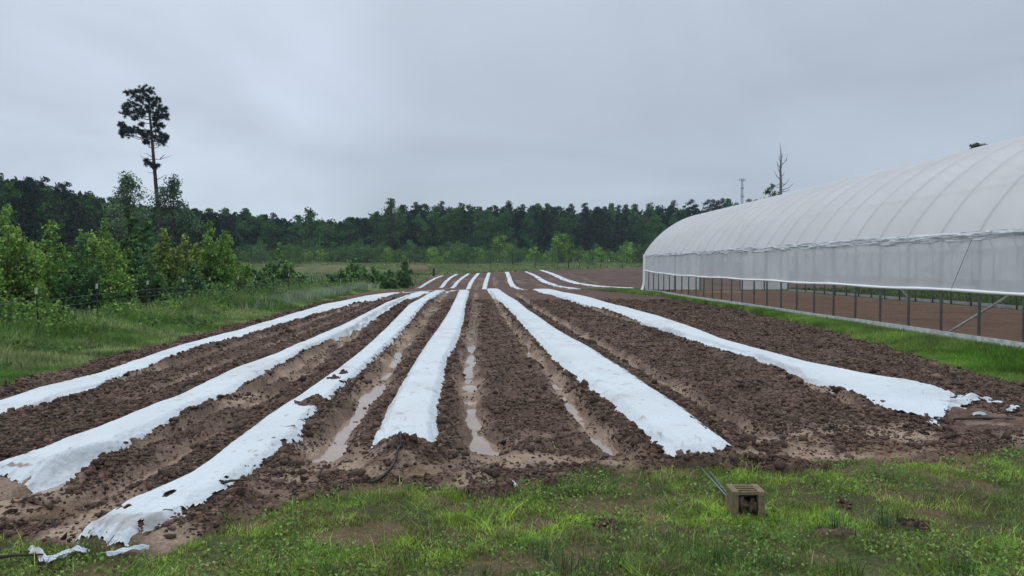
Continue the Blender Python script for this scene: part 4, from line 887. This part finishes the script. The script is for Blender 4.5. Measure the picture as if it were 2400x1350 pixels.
Vc = np.stack([Vc[..., 0] * ca - Vc[..., 1] * sa + X[:, None], Vc[..., 0] * sa + Vc[..., 1] * ca + Y[:, None], Vc[..., 2] + (Z + sz * .2)[:, None]], -1)
cc = colmix(n, rng, [(.056, .038, .030), (.086, .056, .043), (.150, .100, .074)], .28)
Fc = (icf[None] + (np.arange(n) * 12)[:, None, None]).reshape(-1, 3)
tag(link('soil_clods', raw_mesh('soil_clods', Vc.reshape(-1, 3), [Fc], M['ground'], col=np.repeat(cc, 12, 0), smooth=True)), 'loose dark lumps of wet soil over the beds', kind='stuff')

# ------------------------------------------------------------------ grass and weeds (uncountable)
def blades(name, X, Y, H, Wd, C, lean=.5, label=None, zoff=-.01):
    n = len(X); Z, _, _ = terrain(X, Y, False); Z += zoff
    a = rng.random(n) * 6.283; d = np.stack([np.cos(a), np.sin(a)], 1); b = rng.random(n) * 6.283; e = np.stack([np.cos(b), np.sin(b)], 1)
    l = (lean * rng.random(n) ** 1.2 * H)[:, None]; P = np.stack([X, Y], 1); w = (Wd / 2)[:, None]
    m = P + d * l * .35; t = P + d * l
    V = np.zeros((n, 5, 3)); V[:, 0, :2] = P - e * w; V[:, 1, :2] = P + e * w; V[:, 2, :2] = m + e * w * .8; V[:, 3, :2] = m - e * w * .8; V[:, 4, :2] = t
    V[:, 0, 2] = V[:, 1, 2] = Z; V[:, 2, 2] = V[:, 3, 2] = Z + H * .55; V[:, 4, 2] = Z + H
    k = np.arange(n) * 5; Q = np.stack([k, k + 1, k + 2, k + 3], 1); T = np.stack([k + 3, k + 2, k + 4], 1)
    me = raw_mesh(name, V.reshape(-1, 3), [Q, T], M['grass'], col=np.repeat(C, 5, 0)); o = link(name, me); tag(o, label=label, kind='stuff'); return o
def gcolor(X, Y, n, pal_a, pal_b, sc=.5, seed=1):
    f = sst(fbm(X, Y, sc, 3, seed), -.25, .3)[:, None]; return colmix(n, rng, pal_a, .2) * (1 - f) + colmix(n, rng, pal_b, .2) * f
def scatter(n, y0, y1, xl, xr, p=1.0):
    u = rng.random(n); Y = y0 * (y1 / y0) ** u if p == 'log' else y0 + (y1 - y0) * u; lo = xl(Y); hi = xr(Y); return lo + (hi - lo) * rng.random(n), Y
# foreground lawn
n = 620000; X, Y = scatter(n, 2.6, 7.4, lambda y: -.80 * y - .3, lambda y: .76 * y + .3, 1)
S, _ = soil_mask(X, Y); yf = np.interp(X, FRONT[:, 0], FRONT[:, 1])
for bx, by, sx, sy, h in BUMPW: S = np.maximum(S, sst(np.exp(-((X - bx) / sx) ** 2 - ((Y - by) / sy) ** 2), .1, .5))
bare = sst(fbm(X, Y, .35, 3, 71), .12, .4); dens = (1 - S) * (1 - .8 * bare) + .05 * np.exp(-np.maximum(Y - yf, 0) / .25) * (S > .5)
left_thin = np.where((X < -1.4), .55, 1.0)
keep = (rng.random(n) < dens * left_thin) & (Y < yf + .8)
X = X[keep]; Y = Y[keep]; n = len(X)
Hn = fbm(X, Y, .5, 3, 131); H = .010 + .022 * rng.random(n) + .022 * np.clip(Hn, 0, 1) + .05 * (rng.random(n) < .02)
tall = sst(-(Y - 4.15), 0, .5) * sst(fbm(X, Y, .45, 2, 132), .0, .35) * sst(X, -1.5, .5); H *= 1 + .9 * fbm(X, Y, .18, 2, 144).clip(-.7, 1); H += tall * .07 * rng.random(n)
C = gcolor(X, Y, n, [(.09, .17, .04), (.14, .24, .05), (.20, .30, .07)], [(.19, .33, .035), (.28, .45, .06), (.38, .48, .10)], .5, 141)
C = C * 1.12 * (1 + .75 * fbm(X, Y, .14, 3, 142) + .45 * fbm(X, Y, .55, 2, 143))[:, None].clip(.35, 1.7)
br = rng.random(n) < (.14 + .42 * sst(fbm(X, Y, .3, 3, 71), -.15, .25)); C[br] = colmix(int(br.sum()), rng, [(.13, .10, .05), (.20, .16, .085), (.34, .30, .17)], .2)
blades('lawn_grass', X, Y, H, .0028 + .0042 * rng.random(n), C, 1.5, 'short weedy green grass in the foreground')
# low broad weeds among the lawn
n = 60000; X, Y = scatter(n, 2.6, 6.8, lambda y: -.8 * y, lambda y: .76 * y, 1); S, _ = soil_mask(X, Y)
keep = rng.random(n) < (1 - S) * sst(fbm(X, Y, .4, 3, 151), -.15, .3); X = X[keep]; Y = Y[keep]; n = len(X); Z, _, _ = terrain(X, Y, False)
v, F_, C_ = leaf_arrays(np.stack([X, Y, Z + .008 + .025 * rng.random(n)], 1), .014 + .012 * rng.random(n), rng, colmix(n, rng, [(.09, .17, .035), (.17, .28, .06), (.25, .36, .10)], .2), asp=.9)
tag(link('clover', raw_mesh('clover', v, [F_], M['grass'], col=C_)), label='small leafy weeds growing through the lawn', kind='stuff')
# tall tufts in front
tc_ = []
for (x, y, m, hh_) in ((1330, 1320, 60, .16), (1400, 1330, 40, .14), (1960, 1230, 60, .15), (2080, 1215, 50, .17), (1985, 1330, 60, .12), (1680, 1300, 70, .13), (1800, 1310, 60, .12), (2250, 1330, 70, .13), (960, 1300, 40, .10), (550, 1215, 14, .13), (1260, 1290, 40, .13), (1560, 1250, 40, .10), (215, 1275, 14, .10), (2180, 1150, 40, .1), (760, 1330, 40, .11), (1130, 1340, 50, .12)):
    q = hit(x, y + 25, 0)
    for _ in range(m): tc_.append((q[0] + random.gauss(0, .05), q[1] + random.gauss(0, .04), hh_ * random.uniform(.5, 1.15)))
tc_ = np.array(tc_); blades('grass_tufts', tc_[:, 0], tc_[:, 1], tc_[:, 2], np.full(len(tc_), .0045), colmix(len(tc_), rng, [(.03, .075, .02), (.06, .13, .035), (.12, .19, .08)], .2), .8, 'taller dark grass tufts in the foreground lawn')
# left verge
def verge(name, n, y0, y1, xl, xr, hfun, wfun, pal_a, pal_b, label, mask=None, lean=.7, seed=1):
    X, Y = scatter(n, y0, y1, xl, xr, 'log'); S, g_ = soil_mask(X, Y); d = (1 - S)
    if mask is not None: d = d * mask(X, Y)
    kp = rng.random(len(X)) < d; X = X[kp]; Y = Y[kp]; n = len(X)
    return blades(name, X, Y, hfun(X, Y, n), wfun(Y, n), gcolor(X, Y, n, pal_a, pal_b, 1.2, seed) * (1 + .7 * fbm(X, Y, .5, 3, seed + 50))[:, None].clip(.4, 1.7), lean, label)
G1 = [(.085, .17, .035), (.13, .24, .05)]; G2 = [(.20, .28, .08), (.33, .39, .18)]
verge('verge_grass', 200000, 7, 60, lambda y: y * 0 - 9.4, lambda y: y * 0 - 6.0,
      lambda X, Y, n: (.05 + .24 * rng.random(n) ** 1.2) * (.40 + 1.8 * sst(-X, 6.8, 8.9)) * (1 + .9 * fbm(X, Y, .8, 3, 161)), lambda Y, n: .006 + .0007 * Y, G1, G2, 'tall green grass on the verge between the fence and the rows', seed=171)
verge('weeds', 110000, 9, 62, lambda y: -9.6 - y * .30, lambda y: y * 0 - 8.9,
      lambda X, Y, n: (.15 + .50 * rng.random(n)) * (1 + .5 * fbm(X, Y, 2, 2, 162)), lambda Y, n: .012 + .0009 * Y, G1, [(.06, .12, .03), (.12, .16, .06)], 'rank weeds and brambles behind the left fence', seed=172)
verge('seeding_grass', 30000, 20, 52, lambda y: y * 0 - 10.3, lambda y: y * 0 - 7.3,
      lambda X, Y, n: .30 + .35 * rng.random(n), lambda Y, n: .008 + .0004 * Y, [(.17, .24, .14), (.25, .32, .20)], [(.26, .30, .22), (.38, .43, .34)], 'pale seeding grass with whitish heads along the far part of the fence',
      mask=lambda X, Y: sst(fbm(X, Y, 1.6, 2, 163), -.2, .25) * sst(Y, 24, 34), seed=173)
# leafy weeds low on the verge
n = 90000; X, Y = scatter(n, 8, 45, lambda y: -9.8 - y * .15, lambda y: y * 0 - 7.2, 'log'); hp = sst(fbm(X, Y, 1.1, 3, 164), -.25, .3); kp = rng.random(n) < hp; X = X[kp]; Y = Y[kp]; n = len(X); Z, _, _ = terrain(X, Y, False)
hgt = (.12 + .65 * sst(-X, 7.4, 9.2)) * (.35 + sst(fbm(X, Y, 1.1, 3, 164), -.2, .5)); v, F_, C_ = leaf_arrays(np.stack([X, Y, Z + hgt * rng.random(n)], 1), .05 + .04 * rng.random(n) + Y * .001, rng, gcolor(X, Y, n, MIDG, LITG, 1.5, 165), asp=.7)
tag(link('leafy_weeds', raw_mesh('leafy_weeds', v, [F_], M['leaf'], col=C_)), label='leafy weeds tangled along the left fence', kind='stuff')
# strip along the greenhouse
o = np.argsort(RIGHTE[:, 1]); RE = RIGHTE[o]
verge('strip_grass', 170000, 6.5, 50, lambda y: np.interp(y, RE[:, 1], RE[:, 0]) - .4, lambda y: y * 0 + 9.8,
      lambda X, Y, n: (.04 + .11 * rng.random(n)) * (.5 + 1.0 * sst(X, 7.6, 9.0) - .8 * sst(X, 9.3, 9.8)), lambda Y, n: .005 + .0007 * Y, [(.08, .19, .02), (.13, .27, .03)], [(.14, .26, .04), (.23, .32, .08)], 'bright green grass strip along the foot of the greenhouse', seed=174)
verge('headland_grass', 60000, 40, 60, lambda y: y * 0 + 6.5, lambda y: y * 0 + 12,
      lambda X, Y, n: .05 + .12 * rng.random(n), lambda Y, n: .02 + .0008 * Y, [(.10, .14, .05), (.14, .18, .07)], [(.16, .20, .09), (.22, .25, .12)], 'olive grass patch at the far corner of the greenhouse', seed=175)
verge('field_grass', 90000, 8, 60, lambda y: y * 0 + 19.5, lambda y: y * 1.1 + 22,
      lambda X, Y, n: .06 + .2 * rng.random(n), lambda Y, n: .02 + .0012 * Y, [(.05, .09, .025), (.07, .12, .035)], [(.09, .13, .05), (.12, .15, .06)], 'rough grass on the far side of the greenhouse', seed=176)
verge('meadow_grass', 160000, 62, 150, lambda y: y * 0 - .42 * y - 5, lambda y: y * .36,
      lambda X, Y, n: .12 + .22 * rng.random(n), lambda Y, n: .03 + .0011 * Y, [(.13, .19, .07), (.17, .23, .09)], [(.20, .25, .11), (.26, .28, .14)], 'pale green meadow grass rising to the woods', seed=177)

# tan grassy mound and earth bank in the meadow
def mound(x0, x1, yb, Y, H, dep, cols, lab, name='mound'):
    a = at(x0, yb, Y); b = at(x1, yb, Y); nx, ny = 90, 24; xs = np.linspace(a.x, b.x, nx); ys = np.linspace(Y - dep / 2, Y + dep / 2, ny)
    A, Bq = np.meshgrid(xs, ys, indexing='ij'); u = (A - (a.x + b.x) / 2) / ((b.x - a.x) / 2); v_ = (Bq - Y) / (dep / 2)
    Z, _, _ = terrain(A.ravel(), Bq.ravel(), False); Z = Z.reshape(A.shape) - .15 + H * np.clip(1 - np.abs(u) ** 4, 0, 1) * np.clip(1 - v_ ** 2, 0, 1) * (1 + .12 * fbm(A.ravel(), Bq.ravel(), 3, 3, 5).reshape(A.shape))
    f = sst(fbm(A.ravel(), Bq.ravel(), 2.2, 3, 6), -.3, .3)[:, None]; c = np.array(cols[0]) * (1 - f) + np.array(cols[1]) * f
    i_, j_ = np.meshgrid(np.arange(nx - 1), np.arange(ny - 1), indexing='ij'); q = np.stack([i_ * ny + j_, (i_ + 1) * ny + j_, (i_ + 1) * ny + j_ + 1, i_ * ny + j_ + 1], -1).reshape(-1, 4)
    tag(link(name, raw_mesh(name, np.stack([A.ravel(), Bq.ravel(), Z.ravel()], 1), [q], M['ground'], col=c, smooth=True)), lab, kind='structure')
mound(660, 900, 632, 88, .95, 9, [(.085, .10, .045), (.13, .125, .06)], 'low grassy tan mound')
mound(930, 1012, 628, 92, .9, 6, [(.13, .10, .06), (.17, .12, .08)], 'bare earth bank')

# ------------------------------------------------------------------ thin damp air over the whole place
hb = MB().box((0, 250, 58), (1500, 1300, 132)); hm = bpy.data.materials.new('haze'); hm.use_nodes = True; hn = hm.node_tree.nodes; hn.remove(hn['Principled BSDF'])
pv = hn.new('ShaderNodeVolumePrincipled'); pv.inputs['Color'].default_value = (.62, .78, .98, 1); pv.inputs['Density'].default_value = .00032; hm.node_tree.links.new(pv.outputs[0], hn['Material Output'].inputs['Volume'])
tag(hb.build('haze', hm, smooth=False), kind='stuff')
